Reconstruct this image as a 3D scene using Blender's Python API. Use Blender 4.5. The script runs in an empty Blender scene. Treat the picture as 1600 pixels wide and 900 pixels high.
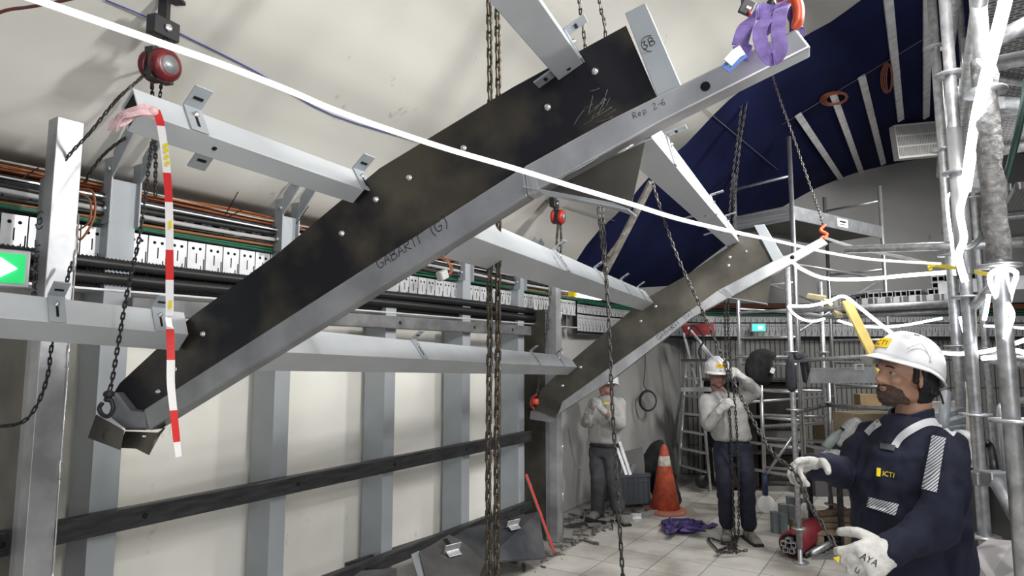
import bpy, math, random
from mathutils import Vector as V, Matrix, noise
from mathutils.bvhtree import BVHTree
random.seed(7)
SC = bpy.context.scene
COL = SC.collection
# ---------------------------------------------------------------- camera, world, lamps, exposure
PSI = math.radians(32.6); PIT = math.radians(6.0); F = 1000.0; EYE = 1.75
S_, C_ = math.sin(PSI), math.cos(PSI)
cam = bpy.data.cameras.new('camera'); cam.sensor_width = 36; cam.lens = F / 1600 * 36; cam.clip_end = 100
co = bpy.data.objects.new('camera', cam); COL.objects.link(co)
co.location = (0, 0, EYE); co.rotation_euler = (math.radians(90) + PIT, 0, PSI)
SC.camera = co
w = bpy.data.worlds.new('world'); SC.world = w; w.use_nodes = True
w.node_tree.nodes['Background'].inputs[0].default_value = (.80, .86, 1, 1)
w.node_tree.nodes['Background'].inputs[1].default_value = .50
SC.view_settings.view_transform = 'Standard'; SC.view_settings.look = 'None'
SC.view_settings.exposure = 0.0; SC.view_settings.gamma = 1; SC.view_settings.use_curve_mapping = False
def area(loc, target, sx, sy, power, color=(1, .98, .95)):
    l = bpy.data.lights.new('added_light', 'AREA'); l.shape = 'RECTANGLE'; l.size = sx; l.size_y = sy; l.energy = power; l.color = color  # unseen area lamps added as key and fill
    o = bpy.data.objects.new('added_light', l); COL.objects.link(o); o.location = loc
    o.rotation_euler = (V(target) - V(loc)).to_track_quat('-Z', 'Y').to_euler(); return o
area((.35, 2.5, 3.35), (-3.4, 2.9, 1.0), .22, .5, 150)
area((1.7, .6, 3.5), (-2.6, 1.5, 2.6), .6, 1.2, 60)
area((.3, 5.2, 3.7), (-2.4, 6.0, .6), .3, .8, 110)
area((1.0, 8.2, 4.3), (0, 8.5, 0), .5, 1.2, 120)
area((1.6, -.9, 1.1), (-1.5, 3.5, 3.6), .9, .9, 42)
# ---------------------------------------------------------------- geometry of the view (a pixel and a real distance give a place)
cp, sp = math.cos(PIT), math.sin(PIT)
def ray(px, py):
    u = (px - 800) / F; v = (450 - py) / F
    f = cp - v * sp; up = v * cp + sp
    return V((u * C_ - f * S_, u * S_ + f * C_, up)), f
E0 = V((0, 0, EYE))
def D(px, py, f):            # point seen at a pixel, f metres ahead of the viewer
    d, k = ray(px, py); return E0 + d * (f / k)
def PX(px, py, X): d, k = ray(px, py); return E0 + d * (X / d.x)
def PY(px, py, Y): d, k = ray(px, py); return E0 + d * (Y / d.y)
def PZ(px, py, Z=0.0): d, k = ray(px, py); return E0 + d * ((Z - EYE) / d.z)
def G(r, f, z): return V((r * C_ - f * S_, r * S_ + f * C_, z))
Q = V((-.135, .9908, 0)).normalized()
def PP(px, py, c): d, k = ray(px, py); return E0 + d * (c / Q.dot(d))
RT = V((C_, S_, 0)); FW = V((-S_, C_, 0)); UP = V((0, 0, 1))
VP = [(-3.5, 2.60), (-3.32, 2.66), (-3.1, 2.86), (-2.95, 3.04), (-2.46, 3.47), (-1.83, 3.98), (-1.3, 4.34), (-.7, 4.62), (0, 4.80), (.6, 4.89), (1.2, 4.92),
      (1.8, 4.89), (2.4, 4.80), (3.1, 4.62), (3.7, 4.34), (4.23, 3.98), (4.86, 3.47), (5.35, 3.04), (5.5, 2.86), (5.72, 2.66), (5.9, 2.60)]
def zv(x):
    if x <= VP[0][0]: return VP[0][1]
    for (a, b), (c, d) in zip(VP, VP[1:]):
        if x <= c: return b + (d - b) * (x - a) / (c - a)
    return VP[-1][1]
def PV(px, py, off=0.0):     # point on the vault seen at a pixel
    d, k = ray(px, py); t = .5
    while t < 16:
        p = E0 + d * t
        if p.z > zv(p.x) - off: return p
        t += .01
    return p
# ---------------------------------------------------------------- materials
MATS = {}
def mat(name, col, rough=.5, metal=0.0, var=0.0, scale=6.0, col2=None, bump=0.0, emit=0.0, ecol=None, alpha=1.0, trans=0.0, detail=6, stretch=None, spec=None, lo=.35, hi=.7):
    if name in MATS: return MATS[name]
    m = bpy.data.materials.new(name); m.use_nodes = True; nt = m.node_tree; N = nt.nodes; L = nt.links
    b = N['Principled BSDF']; c4 = (*col, 1)
    b.inputs['Base Color'].default_value = c4; b.inputs['Roughness'].default_value = rough; b.inputs['Metallic'].default_value = metal
    b.inputs['Alpha'].default_value = alpha; b.inputs['Transmission Weight'].default_value = trans
    if spec is not None: b.inputs['Specular IOR Level'].default_value = spec
    if emit: b.inputs['Emission Color'].default_value = (*(ecol or col), 1); b.inputs['Emission Strength'].default_value = emit
    if var or bump or col2:
        tc = N.new('ShaderNodeTexCoord'); mp = N.new('ShaderNodeMapping'); L.new(tc.outputs['Object'], mp.inputs[0])
        if stretch: mp.inputs['Scale'].default_value = stretch
        no = N.new('ShaderNodeTexNoise'); no.inputs['Scale'].default_value = scale; no.inputs['Detail'].default_value = detail
        L.new(mp.outputs[0], no.inputs['Vector'])
        if var or col2:
            cr = N.new('ShaderNodeValToRGB'); cr.color_ramp.elements[0].position = lo; cr.color_ramp.elements[1].position = hi
            c2 = col2 or tuple(min(1, x * (1 + var)) for x in col); c1 = col if col2 else tuple(x * (1 - var) for x in col)
            cr.color_ramp.elements[0].color = (*c1, 1); cr.color_ramp.elements[1].color = (*c2, 1)
            L.new(no.outputs['Fac'], cr.inputs[0]); L.new(cr.outputs[0], b.inputs['Base Color'])
        if bump:
            bp = N.new('ShaderNodeBump'); bp.inputs['Strength'].default_value = bump; bp.inputs['Distance'].default_value = .02
            L.new(no.outputs['Fac'], bp.inputs['Height']); L.new(bp.outputs[0], b.inputs['Normal'])
    MATS[name] = m; return m
def nodes_of(m): return m.node_tree.nodes, m.node_tree.links, m.node_tree.nodes['Principled BSDF']
M = {}
M['galv'] = mat('painted_grey_steel', (.38, .41, .44), .5, .25, .10, 3)
M['purlin'] = mat('pale_grey_steel', (.53, .56, .59), .45, .2, .07, 4)
M['inox'] = mat('brushed_stainless', (.56, .57, .59), .38, .7, .22, 7, stretch=(1, 1, .6))
M['inoxd'] = mat('dull_stainless', (.34, .35, .37), .42, .6, .25, 5)
M['black_steel'] = mat('rolled_black_steel', (.020, .020, .026), .34, .55, 0, 3.2, col2=(.105, .092, .068), bump=.05, lo=.42, hi=.66)
M['brown_steel'] = mat('rolled_brown_steel', (.075, .07, .06), .36, .6, 0, 3.0, col2=(.19, .175, .145), bump=.04)
M['rail'] = mat('dark_rail_steel', (.055, .055, .06), .42, .5, .4, 9, stretch=(4, .6, 4))
M['chain'] = mat('chain_steel', (.09, .085, .08), .42, .8, .3, 30)
M['chain_rust'] = mat('rusty_chain', (.10, .085, .065), .5, .7, .45, 25)
M['chain_dark'] = mat('black_chain', (.03, .03, .032), .45, .6)
M['black'] = mat('black_plastic', (.012, .012, .014), .45)
M['void'] = mat('dark_hollow', (.004, .004, .004), .9)
M['scaf'] = mat('galvanised_tube', (.50, .51, .53), .42, .75, .25, 30)
M['alu'] = mat('aluminium', (.62, .63, .65), .35, .85, .12, 14)
M['white'] = mat('white_plastic', (.80, .80, .79), .4)
M['ink'] = mat('marker_ink', (.012, .012, .02), .5)
M['bolt'] = mat('zinc_bolt', (.75, .75, .76), .25, .9)
M['red'] = mat('red_paint', (.33, .015, .02), .35, .1, .25, 20)
M['orange'] = mat('orange_paint', (.62, .09, .03), .4, .1, .2, 20)
M['yellow'] = mat('yellow_plastic', (.85, .68, .02), .45)
M['screw'] = M['bolt']
# ---------------------------------------------------------------- mesh building
def frame(z, x=None):
    z = V(z).normalized()
    x = V(x) if x is not None else (V((0, 0, 1)) if abs(z.z) < .9 else V((1, 0, 0)))
    x = (x - z * x.dot(z)).normalized(); return x, z.cross(x), z
def smooth_path(pts, n=6, closed=False):
    P = [V(p) for p in pts]
    if len(P) < 3: return P
    out = []; m = len(P); rng = m if closed else m - 1
    for i in range(rng):
        if closed: a, b, c, d = P[(i - 1) % m], P[i], P[(i + 1) % m], P[(i + 2) % m]
        else: a, b, c, d = P[max(0, i - 1)], P[i], P[i + 1], P[min(m - 1, i + 2)]
        for k in range(n):
            t = k / n
            out.append(.5 * ((2 * b) + (c - a) * t + (2 * a - 5 * b + 4 * c - d) * t * t + (3 * b - a - 3 * c + d) * t ** 3))
    if not closed: out.append(P[-1])
    return out
class MB:
    def __init__(s): s.v = []; s.f = []; s.sm = []
    def add(s, vs, fs, smooth=False):
        o = len(s.v); s.v += [V(p) for p in vs]; s.f += [tuple(i + o for i in f) for f in fs]; s.sm += [smooth] * len(fs); return s
    def obox(s, c, ax, ay, az, hx, hy, hz):     # box by centre, three axes and half sizes
        c = V(c); ax, ay, az = V(ax), V(ay), V(az)
        vs = [c + ax * (hx * i) + ay * (hy * j) + az * (hz * k) for k in (-1, 1) for j in (-1, 1) for i in (-1, 1)]
        fs = [(0, 2, 3, 1), (4, 5, 7, 6), (0, 1, 5, 4), (2, 6, 7, 3), (0, 4, 6, 2), (1, 3, 7, 5)]
        if ax.cross(ay).dot(az) < 0: fs = [f[::-1] for f in fs]
        return s.add(vs, fs)
    def box(s, a, b):
        a, b = V(a), V(b); c = (a + b) / 2; h = (b - a) / 2
        return s.obox(c, (1, 0, 0), (0, 1, 0), (0, 0, 1), abs(h.x), abs(h.y), abs(h.z))
    def beam(s, p, q, w, h, side=None):         # bar from p to q; w along side, h across
        p, q = V(p), V(q); x, y, z = frame(q - p, side)
        return s.obox((p + q) / 2, x, y, z, w / 2, h / 2, (q - p).length / 2)
    def hollow(s, p, q, w, h, side=None, t=.005):  # open rectangular tube
        p, q = V(p), V(q); x, y, z = frame(q - p, side)
        o = [(-w / 2, -h / 2), (w / 2, -h / 2), (w / 2, h / 2), (-w / 2, h / 2)]
        i_ = [(a - math.copysign(t, a), b - math.copysign(t, b)) for a, b in o]
        vs = [e + x * a + y * b for e in (p, q) for L in (o, i_) for a, b in L]
        fs = []
        for k in range(4):
            n = (k + 1) % 4
            fs += [(k, n, 8 + n, 8 + k), (4 + n, 4 + k, 12 + k, 12 + n), (n, k, 4 + k, 4 + n), (8 + k, 8 + n, 12 + n, 12 + k)]
        return s.add(vs, fs)
    def prism(s, poly, d):                      # polygon extruded by vector d
        P = [V(p) for p in poly]; d = V(d); n = len(P)
        nn = V((0, 0, 0))
        for i in range(n): nn += P[i].cross(P[(i + 1) % n])
        fl = nn.dot(d) > 0
        fs = [tuple(range(n))[::-1], tuple(range(n, 2 * n))] + [(i, (i + 1) % n, n + (i + 1) % n, n + i) for i in range(n)]
        if not fl: fs = [f[::-1] for f in fs]
        return s.add(P + [p + d for p in P], fs)
    def tube(s, pts, r, seg=8, closed=False, caps=True, flat=1.0, up=None):
        P = [V(p) for p in pts]; n = len(P); vs = []; prev = None
        R = r if isinstance(r, (list, tuple)) else [r] * n
        for i in range(n):
            if closed: t = P[(i + 1) % n] - P[i - 1]
            else: t = P[min(n - 1, i + 1)] - P[max(0, i - 1)]
            if t.length < 1e-9: t = V((0, 0, 1))
            x, y, z = frame(t, prev if prev is not None else up)
            prev = x
            for k in range(seg):
                a = 2 * math.pi * k / seg; vs.append(P[i] + x * (math.cos(a) * R[i] * flat) + y * (math.sin(a) * R[i]))
        fs = []
        for i in range(n if closed else n - 1):
            j = (i + 1) % n
            fs += [(i * seg + k, i * seg + (k + 1) % seg, j * seg + (k + 1) % seg, j * seg + k) for k in range(seg)]
        if caps and not closed: fs += [tuple(range(seg))[::-1], tuple((n - 1) * seg + k for k in range(seg))]
        return s.add(vs, fs, True)
    def cyl(s, p, q, r, seg=12): return s.tube([p, q], r, seg)
    def lathe(s, c, prof, seg=24, axis=(0, 0, 1)):  # prof: list of (radius, height along axis)
        x, y, z = frame(axis); c = V(c); vs = []; n = len(prof)
        for r, h in prof:
            for k in range(seg):
                a = 2 * math.pi * k / seg; vs.append(c + z * h + x * (math.cos(a) * r) + y * (math.sin(a) * r))
        fs = [(i * seg + k, i * seg + (k + 1) % seg, (i + 1) * seg + (k + 1) % seg, (i + 1) * seg + k) for i in range(n - 1) for k in range(seg)]
        fs += [tuple(range(seg))[::-1], tuple((n - 1) * seg + k for k in range(seg))]
        return s.add(vs, fs, True)
    def ell(s, c, rx, ry=None, rz=None, ax=None, seg=16, rings=10):
        ry = ry or rx; rz = rz or rx; c = V(c)
        X, Y, Z = ax if ax else (V((1, 0, 0)), V((0, 1, 0)), V((0, 0, 1)))
        vs = [c - Z * rz]
        for i in range(1, rings):
            t = -math.pi / 2 + math.pi * i / rings
            for k in range(seg):
                a = 2 * math.pi * k / seg
                vs.append(c + X * (rx * math.cos(t) * math.cos(a)) + Y * (ry * math.cos(t) * math.sin(a)) + Z * (rz * math.sin(t)))
        vs.append(c + Z * rz); L = len(vs) - 1; fs = []
        for k in range(seg):
            fs.append((0, 1 + (k + 1) % seg, 1 + k)); b = 1 + (rings - 2) * seg; fs.append((L, b + k, b + (k + 1) % seg))
        for i in range(rings - 2):
            for k in range(seg):
                a = 1 + i * seg; b = a + seg; fs.append((a + k, a + (k + 1) % seg, b + (k + 1) % seg, b + k))
        return s.add(vs, fs, True)
    def ribbon(s, pts, w, th, side):            # flat strap along a path, its width along side
        P = [V(p) for p in pts]; n = len(P); vs = []
        for i in range(n):
            t = (P[min(n - 1, i + 1)] - P[max(0, i - 1)]).normalized()
            sd = V(side[i]) if isinstance(side, list) else V(side)
            x = (sd - t * sd.dot(t)).normalized(); y = t.cross(x)
            vs += [P[i] + x * (a * w / 2) + y * (b * th / 2) for a, b in ((-1, -1), (1, -1), (1, 1), (-1, 1))]
        fs = [(i * 4 + k, i * 4 + (k + 1) % 4, i * 4 + 4 + (k + 1) % 4, i * 4 + 4 + k) for i in range(n - 1) for k in range(4)]
        fs += [(3, 2, 1, 0), tuple((n - 1) * 4 + k for k in range(4))]
        return s.add(vs, fs)
    def mesh(s, name, off=V((0, 0, 0))):
        me = bpy.data.meshes.new(name); me.from_pydata([tuple(p - off) for p in s.v], [], s.f)
        me.polygons.foreach_set('use_smooth', s.sm); me.validate(); me.update(); return me
    def build(s, name, m, parent=None):
        if parent is None:
            xs = [p.x for p in s.v]; ys = [p.y for p in s.v]; zs = [p.z for p in s.v]
            off = V(((min(xs) + max(xs)) / 2, (min(ys) + max(ys)) / 2, min(zs))); loc = off
        else:
            off = world_loc(parent); loc = V((0, 0, 0))
        me = s.mesh(name, off); me.materials.append(m)
        o = bpy.data.objects.new(name, me); COL.objects.link(o); o.location = loc
        if parent is not None: o.parent = parent
        return o
def world_loc(o):
    p = V(o.location)
    while o.parent: o = o.parent; p += V(o.location)
    return p
def T(name, label, cat, loc, group=None):
    o = bpy.data.objects.new(name, None); COL.objects.link(o); o.location = loc; o.empty_display_size = .1
    o['label'] = label; o['category'] = cat
    if group: o['group'] = group
    return o
def tag(o, label, cat, group=None, kind=None):
    o['label'] = label; o['category'] = cat
    if group: o['group'] = group
    if kind: o['kind'] = kind
    return o
def struct(o): o['kind'] = 'structure'; return o
def bevel(o, wd=.003, seg=2):
    md = o.modifiers.new('bevel', 'BEVEL'); md.width = wd; md.segments = seg; md.limit_method = 'ANGLE'; return o
def copy_tree(o, parent=None):
    c = o.copy(); COL.objects.link(c)
    if parent: c.parent = parent
    for ch in [x for x in bpy.data.objects if x.parent == o]: copy_tree(ch, c)
    return c
_text_cache = {}
def text_mesh(s):
    if s in _text_cache: return _text_cache[s]
    cu = bpy.data.curves.new('t', 'FONT'); cu.body = s; cu.size = 1; cu.resolution_u = 3
    o = bpy.data.objects.new('t', cu); COL.objects.link(o)
    dg = bpy.context.evaluated_depsgraph_get(); me = bpy.data.meshes.new_from_object(o.evaluated_get(dg))
    vs = [(v.co.x, v.co.y) for v in me.vertices]; fs = [tuple(p.vertices) for p in me.polygons]
    bpy.data.objects.remove(o); bpy.data.curves.remove(cu); bpy.data.meshes.remove(me)
    _text_cache[s] = (vs, fs); return vs, fs
def text_mb(s, org, xd, yd, size, nrm=None, off=.002, mb=None):
    vs, fs = text_mesh(s); xd = V(xd).normalized(); yd = V(yd).normalized(); org = V(org)
    n = V(nrm) if nrm else xd.cross(yd)
    mb = mb or MB(); return mb.add([org + xd * (x * size) + yd * (y * size) + n * off for x, y in vs], fs)
def scrawl(mb, s, org, xd, yd, size, off, w=.09):  # hand-written capitals with a marker: strokes on a 4 x 6 grid
    G_ = {'G': [[(4, 5), (2.5, 6), (.6, 5), (.2, 2.6), (1.2, .4), (3, .2), (4, 1.6), (4.1, 2.6), (2.4, 2.6)]],
          'A': [[(0, 0), (2, 6), (4, 0)], [(.8, 2.2), (3.4, 2.2)]], 'B': [[(.3, 0), (.5, 6), (3, 5.7), (3, 3.7), (.6, 3.2), (3.6, 2.6), (3.4, .4), (.3, 0)]],
          'R': [[(.3, 0), (.6, 6), (3.2, 5.6), (3, 3.6), (.6, 3), (3.8, 0)]], 'I': [[(1.2, 0), (1.4, 6)]], 'T': [[(-1, 6.3), (5, 6.6)], [(1.6, 0), (1.8, 6.3)]],
          '(': [[(2.2, 7), (.9, 4.8), (.9, 1.6), (2, -1)]], ')': [[(1, 7.2), (2.4, 5), (2.5, 1.8), (1.2, -.8)]], '3': [[(.4, 5.6), (3, 5.8), (1.4, 3.3), (3.4, 2), (2, 0), (.2, .8)]],
          'e': [[(.4, 1.8), (3, 2.4), (2.2, 3.8), (.6, 2.8), (.6, .8), (3, .4)]], 'p': [[(.4, -2), (.6, 3.8), (2.8, 3.2), (2.6, .8), (.6, .6)]],
          '2': [[(.4, 5), (2, 6), (3, 4.6), (.3, .2), (3.6, .4)]], '6': [[(3.2, 6), (.8, 3.6), (.8, .6), (3, .4), (3.2, 2.6), (.8, 2.4)]], '-': [[(.4, 2.8), (3.2, 3)]],
          'O': [[(2, 6), (.2, 4), (.5, .8), (2.4, 0), (4, 2.2), (3.4, 5.4), (2, 6)]], ' ': []}
    x0 = 0; org = V(org); xd = V(xd).normalized(); yd = V(yd).normalized(); n = xd.cross(yd); k = size / 6
    for ch in s:
        for st in G_.get(ch, []):
            pts = smooth_path([org + xd * ((x0 + a) * k) + yd * (b * k) + n * off for a, b in st], 3) if len(st) > 3 else [org + xd * ((x0 + a) * k) + yd * (b * k) + n * off for a, b in st]
            mb.tube(pts, size * w / 2, 4)
        x0 += 3.2 if ch in 'I()-' else 5
    return mb
def resample(pts, step):
    P = [V(p) for p in pts]; out = [P[0]]; acc = 0
    for a, b in zip(P, P[1:]):
        L = (b - a).length
        if L < 1e-9: continue
        d = step - acc
        while d <= L: out.append(a + (b - a) * (d / L)); d += step
        acc = (acc + L) % step if True else 0
    return out
def chain_mb(pts, pitch=.026, wd=.018, r=.0032, mb=None, seg=10, sides=5, twist=0.0, up=None):
    mb = mb or MB(); P = resample(pts, pitch); prev = up
    for i in range(len(P) - 1):
        a, b = P[i], P[i + 1]; x, y, z = frame(b - a, prev if prev is not None else None); prev = x
        ang = (math.pi / 2 if i % 2 else 0) + twist + .15 * math.sin(i * .7)
        sd = x * math.cos(ang) + y * math.sin(ang)
        c = (a + b) / 2; hl = pitch / 2 + r * .9; hw = wd / 2 - r; st = max(0, hl + r * .2 - hw)
        pts_ = []
        for k in range(seg):
            t = 2 * math.pi * k / seg
            pts_.append(c + sd * (hw * math.cos(t)) + z * (hw * math.sin(t) + (st if math.sin(t) > 0 else -st)))
        mb.tube(pts_, r, sides, closed=True)
    return mb
def chain(name, label, pts, m, smooth=6, group=None, **k):
    pts = smooth_path(pts, smooth)
    return tag(chain_mb(pts, **k).build(name, m), label, 'chain', group)
# ================================================================ THE SETTING
def tile_material():
    m = mat('tiled_floor', (.5, .48, .44), .42); N, L, b = nodes_of(m)
    tc = N.new('ShaderNodeTexCoord'); br = N.new('ShaderNodeTexBrick'); L.new(tc.outputs['Object'], br.inputs['Vector'])
    br.offset = 0; br.inputs['Scale'].default_value = 1; br.inputs['Brick Width'].default_value = .40; br.inputs['Row Height'].default_value = .40
    br.inputs['Mortar Size'].default_value = .004; br.inputs['Color1'].default_value = (.52, .50, .46, 1); br.inputs['Color2'].default_value = (.66, .64, .60, 1)
    br.inputs['Mortar'].default_value = (.22, .21, .19, 1); br.inputs['Bias'].default_value = .2
    n = N.new('ShaderNodeTexNoise'); n.inputs['Scale'].default_value = 3.1; n.inputs['Detail'].default_value = 8; L.new(tc.outputs['Object'], n.inputs['Vector'])
    cr = N.new('ShaderNodeValToRGB'); cr.color_ramp.elements[0].position = .3; cr.color_ramp.elements[0].color = (.62, .60, .57, 1); cr.color_ramp.elements[1].position = .62; cr.color_ramp.elements[1].color = (1, 1, 1, 1)
    L.new(n.outputs['Fac'], cr.inputs[0]); mx = N.new('ShaderNodeMix'); mx.data_type = 'RGBA'; mx.blend_type = 'MULTIPLY'; mx.inputs[0].default_value = 1
    L.new(br.outputs['Color'], mx.inputs[6]); L.new(cr.outputs[0], mx.inputs[7]); L.new(mx.outputs[2], b.inputs['Base Color'])
    r = N.new('ShaderNodeMapRange'); r.inputs[3].default_value = .3; r.inputs[4].default_value = .6; L.new(n.outputs['Fac'], r.inputs[0]); L.new(r.outputs[0], b.inputs['Roughness'])
    return m
def dirty_wall(name, c1, c2, sc=1.2, marks=True):
    m = mat(name, c1, .75); N, L, b = nodes_of(m); tc = N.new('ShaderNodeTexCoord')
    n = N.new('ShaderNodeTexNoise'); n.inputs['Scale'].default_value = sc; n.inputs['Detail'].default_value = 7; L.new(tc.outputs['Object'], n.inputs['Vector'])
    cr = N.new('ShaderNodeValToRGB'); cr.color_ramp.elements[0].position = .36; cr.color_ramp.elements[0].color = (*c2, 1); cr.color_ramp.elements[1].position = .58; cr.color_ramp.elements[1].color = (*c1, 1)
    L.new(n.outputs['Fac'], cr.inputs[0]); src = cr.outputs[0]
    if marks:
        mp = N.new('ShaderNodeMapping'); mp.inputs['Scale'].default_value = (2.2, 2.2, .9); L.new(tc.outputs['Object'], mp.inputs[0])
        n2 = N.new('ShaderNodeTexNoise'); n2.inputs['Scale'].default_value = 2.6; n2.inputs['Detail'].default_value = 10; n2.inputs['Roughness'].default_value = .75; L.new(mp.outputs[0], n2.inputs['Vector'])
        c3 = N.new('ShaderNodeValToRGB'); c3.color_ramp.elements[0].position = .63; c3.color_ramp.elements[0].color = (1, 1, 1, 1); c3.color_ramp.elements[1].position = .73; c3.color_ramp.elements[1].color = (.42, .40, .38, 1)
        L.new(n2.outputs['Fac'], c3.inputs[0]); mx = N.new('ShaderNodeMix'); mx.data_type = 'RGBA'; mx.blend_type = 'MULTIPLY'; mx.inputs[0].default_value = 1
        L.new(src, mx.inputs[6]); L.new(c3.outputs[0], mx.inputs[7]); src = mx.outputs[2]
    L.new(src, b.inputs['Base Color']); bp = N.new('ShaderNodeBump'); bp.inputs['Strength'].default_value = .12; L.new(n.outputs['Fac'], bp.inputs['Height']); L.new(bp.outputs[0], b.inputs['Normal'])
    return m
W_WALL = dirty_wall('white_painted_wall', (.84, .83, .78), (.74, .73, .67))
W_VAULT = dirty_wall('white_vault_paint', (.60, .59, .55), (.55, .54, .50), .8)
W_GREY = dirty_wall('grey_render', (.40, .40, .39), (.31, .31, .30), .9)
W_SCREED = dirty_wall('bare_screed', (.30, .29, .27), (.20, .195, .185), 4)
W_BLUE = mat('navy_vault_paint', (.003, .005, .026), .85, 0, 0, 1.7, col2=(.005, .008, .040), spec=.15)
def blue_scratches():
    N, L, b = nodes_of(W_BLUE); tc = N.new('ShaderNodeTexCoord'); mp = N.new('ShaderNodeMapping'); mp.inputs['Scale'].default_value = (1, .45, 1); L.new(tc.outputs['Object'], mp.inputs[0])
    n = N.new('ShaderNodeTexNoise'); n.inputs['Scale'].default_value = 2.3; n.inputs['Detail'].default_value = 12; n.inputs['Roughness'].default_value = .8; L.new(mp.outputs[0], n.inputs['Vector'])
    cr = N.new('ShaderNodeValToRGB'); cr.color_ramp.elements[0].position = .72; cr.color_ramp.elements[0].color = (0, 0, 0, 1); cr.color_ramp.elements[1].position = .80; cr.color_ramp.elements[1].color = (.22, .24, .30, 1)
    L.new(n.outputs['Fac'], cr.inputs[0]); mx = N.new('ShaderNodeMix'); mx.data_type = 'RGBA'; mx.blend_type = 'ADD'; mx.inputs[0].default_value = 1
    old = b.inputs['Base Color'].links[0].from_socket; L.new(old, mx.inputs[6]); L.new(cr.outputs[0], mx.inputs[7]); L.new(mx.outputs[2], b.inputs['Base Color'])
blue_scratches()
fl = MB().box((-2.82, -4, -.1), (6, 16, 0)).build('floor', tile_material()); struct(fl)
fl2 = MB().box((-3.6, -4, -.1), (-2.82, 16, -.006)).build('floor', W_SCREED); struct(fl2)
struct(MB().box((-3.7, -4, -.1), (-3.5, 6.3, 2.80)).build('wall_left', W_WALL))
gl = [V((-3.5, 6.3, 0)), V((-3.5, 7.2, 0)), V((-3.12, 9.75, 0)), V((-3.3, 9.9, 0)), V((-3.7, 7.3, 0)), V((-3.7, 6.3, 0))]
struct(MB().prism(gl, (0, 0, 2.9)).build('wall_left', W_GREY))
struct(MB().box((5.9, -4, -.1), (6.1, 16, 2.80)).build('wall_right', W_GREY))
def vault(y0, y1, name, m, edge0=None, edge1=None, ny=1):
    # thick shell that follows the vault curve; edges may be wavy
    mb = MB(); xs = [VP[0][0] + (VP[-1][0] - VP[0][0]) * i / 60 for i in range(61)]
    Z = []
    for x in xs: Z.append((zv(x - .12) + zv(x) * 2 + zv(x + .12)) / 4)
    vs = []
    for i, x in enumerate(xs):
        a = edge0(x) if edge0 else y0; b = edge1(x) if edge1 else y1
        vs += [(x, a, Z[i]), (x, b, Z[i]), (x, b, Z[i] + .25), (x, a, Z[i] + .25)]
    fs = []
    for i in range(60):
        o = i * 4; fs += [(o, o + 4, o + 5, o + 1), (o + 2, o + 6, o + 7, o + 3), (o + 1, o + 5, o + 6, o + 2), (o + 3, o + 7, o + 4, o)]
    fs += [(0, 1, 2, 3), (243, 242, 241, 240)]
    mb.add(vs, fs, True); o = mb.build(name, m); struct(o)
    o.data.polygons.foreach_set('use_smooth', [False] * len(o.data.polygons))
    for k, p in enumerate(o.data.polygons):
        if k < 240 and k % 4 < 2: p.use_smooth = True
    return o
def wob(x): return 6.28 + .04 * math.sin(x * 9) - max(0, x + 1.6) * .28
vault(-4, 6.2, 'ceiling', W_VAULT, None, wob); vault(6.2, 16, 'ceiling', W_BLUE, wob, None)
# end wall of the station, square to the view: grey gable above, slatted panels below
FB = 9.8
def gable_material():
    return dirty_wall('gable_render', (.36, .36, .355), (.29, .29, .285), .7)
struct(MB().prism([G(2.55, FB, 0), G(9.5, FB, 0), G(9.5, FB + .2, 0), G(2.55, FB + .2, 0)], (0, 0, 5.4)).build('wall_back', gable_material()))
def slat_material():
    m = mat('slatted_panels', (.2, .2, .2), .5, .3); N, L, b = nodes_of(m); tc = N.new('ShaderNodeTexCoord'); mp = N.new('ShaderNodeMapping')
    mp.inputs['Rotation'].default_value = (0, 0, -PSI); L.new(tc.outputs['Object'], mp.inputs[0])
    br = N.new('ShaderNodeTexBrick'); sx = N.new('ShaderNodeSeparateXYZ'); cx = N.new('ShaderNodeCombineXYZ'); L.new(mp.outputs[0], sx.inputs[0]); L.new(sx.outputs[0], cx.inputs[0]); L.new(sx.outputs[2], cx.inputs[1])
    L.new(cx.outputs[0], br.inputs['Vector']); br.offset = 0; br.inputs['Scale'].default_value = 1; br.inputs['Brick Width'].default_value = .075; br.inputs['Row Height'].default_value = .42; br.inputs['Mortar Size'].default_value = .009
    br.inputs['Color1'].default_value = (.30, .30, .29, 1); br.inputs['Color2'].default_value = (.26, .26, .25, 1); br.inputs['Mortar'].default_value = (.06, .06, .06, 1); L.new(br.outputs['Color'], b.inputs['Base Color'])
    return m
struct(MB().prism([G(2.62, FB - .06, 0), G(9.4, FB - .06, 0), G(9.4, FB, 0), G(2.62, FB, 0)], (0, 0, 1.98)).build('trim_back', slat_material()))
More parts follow.
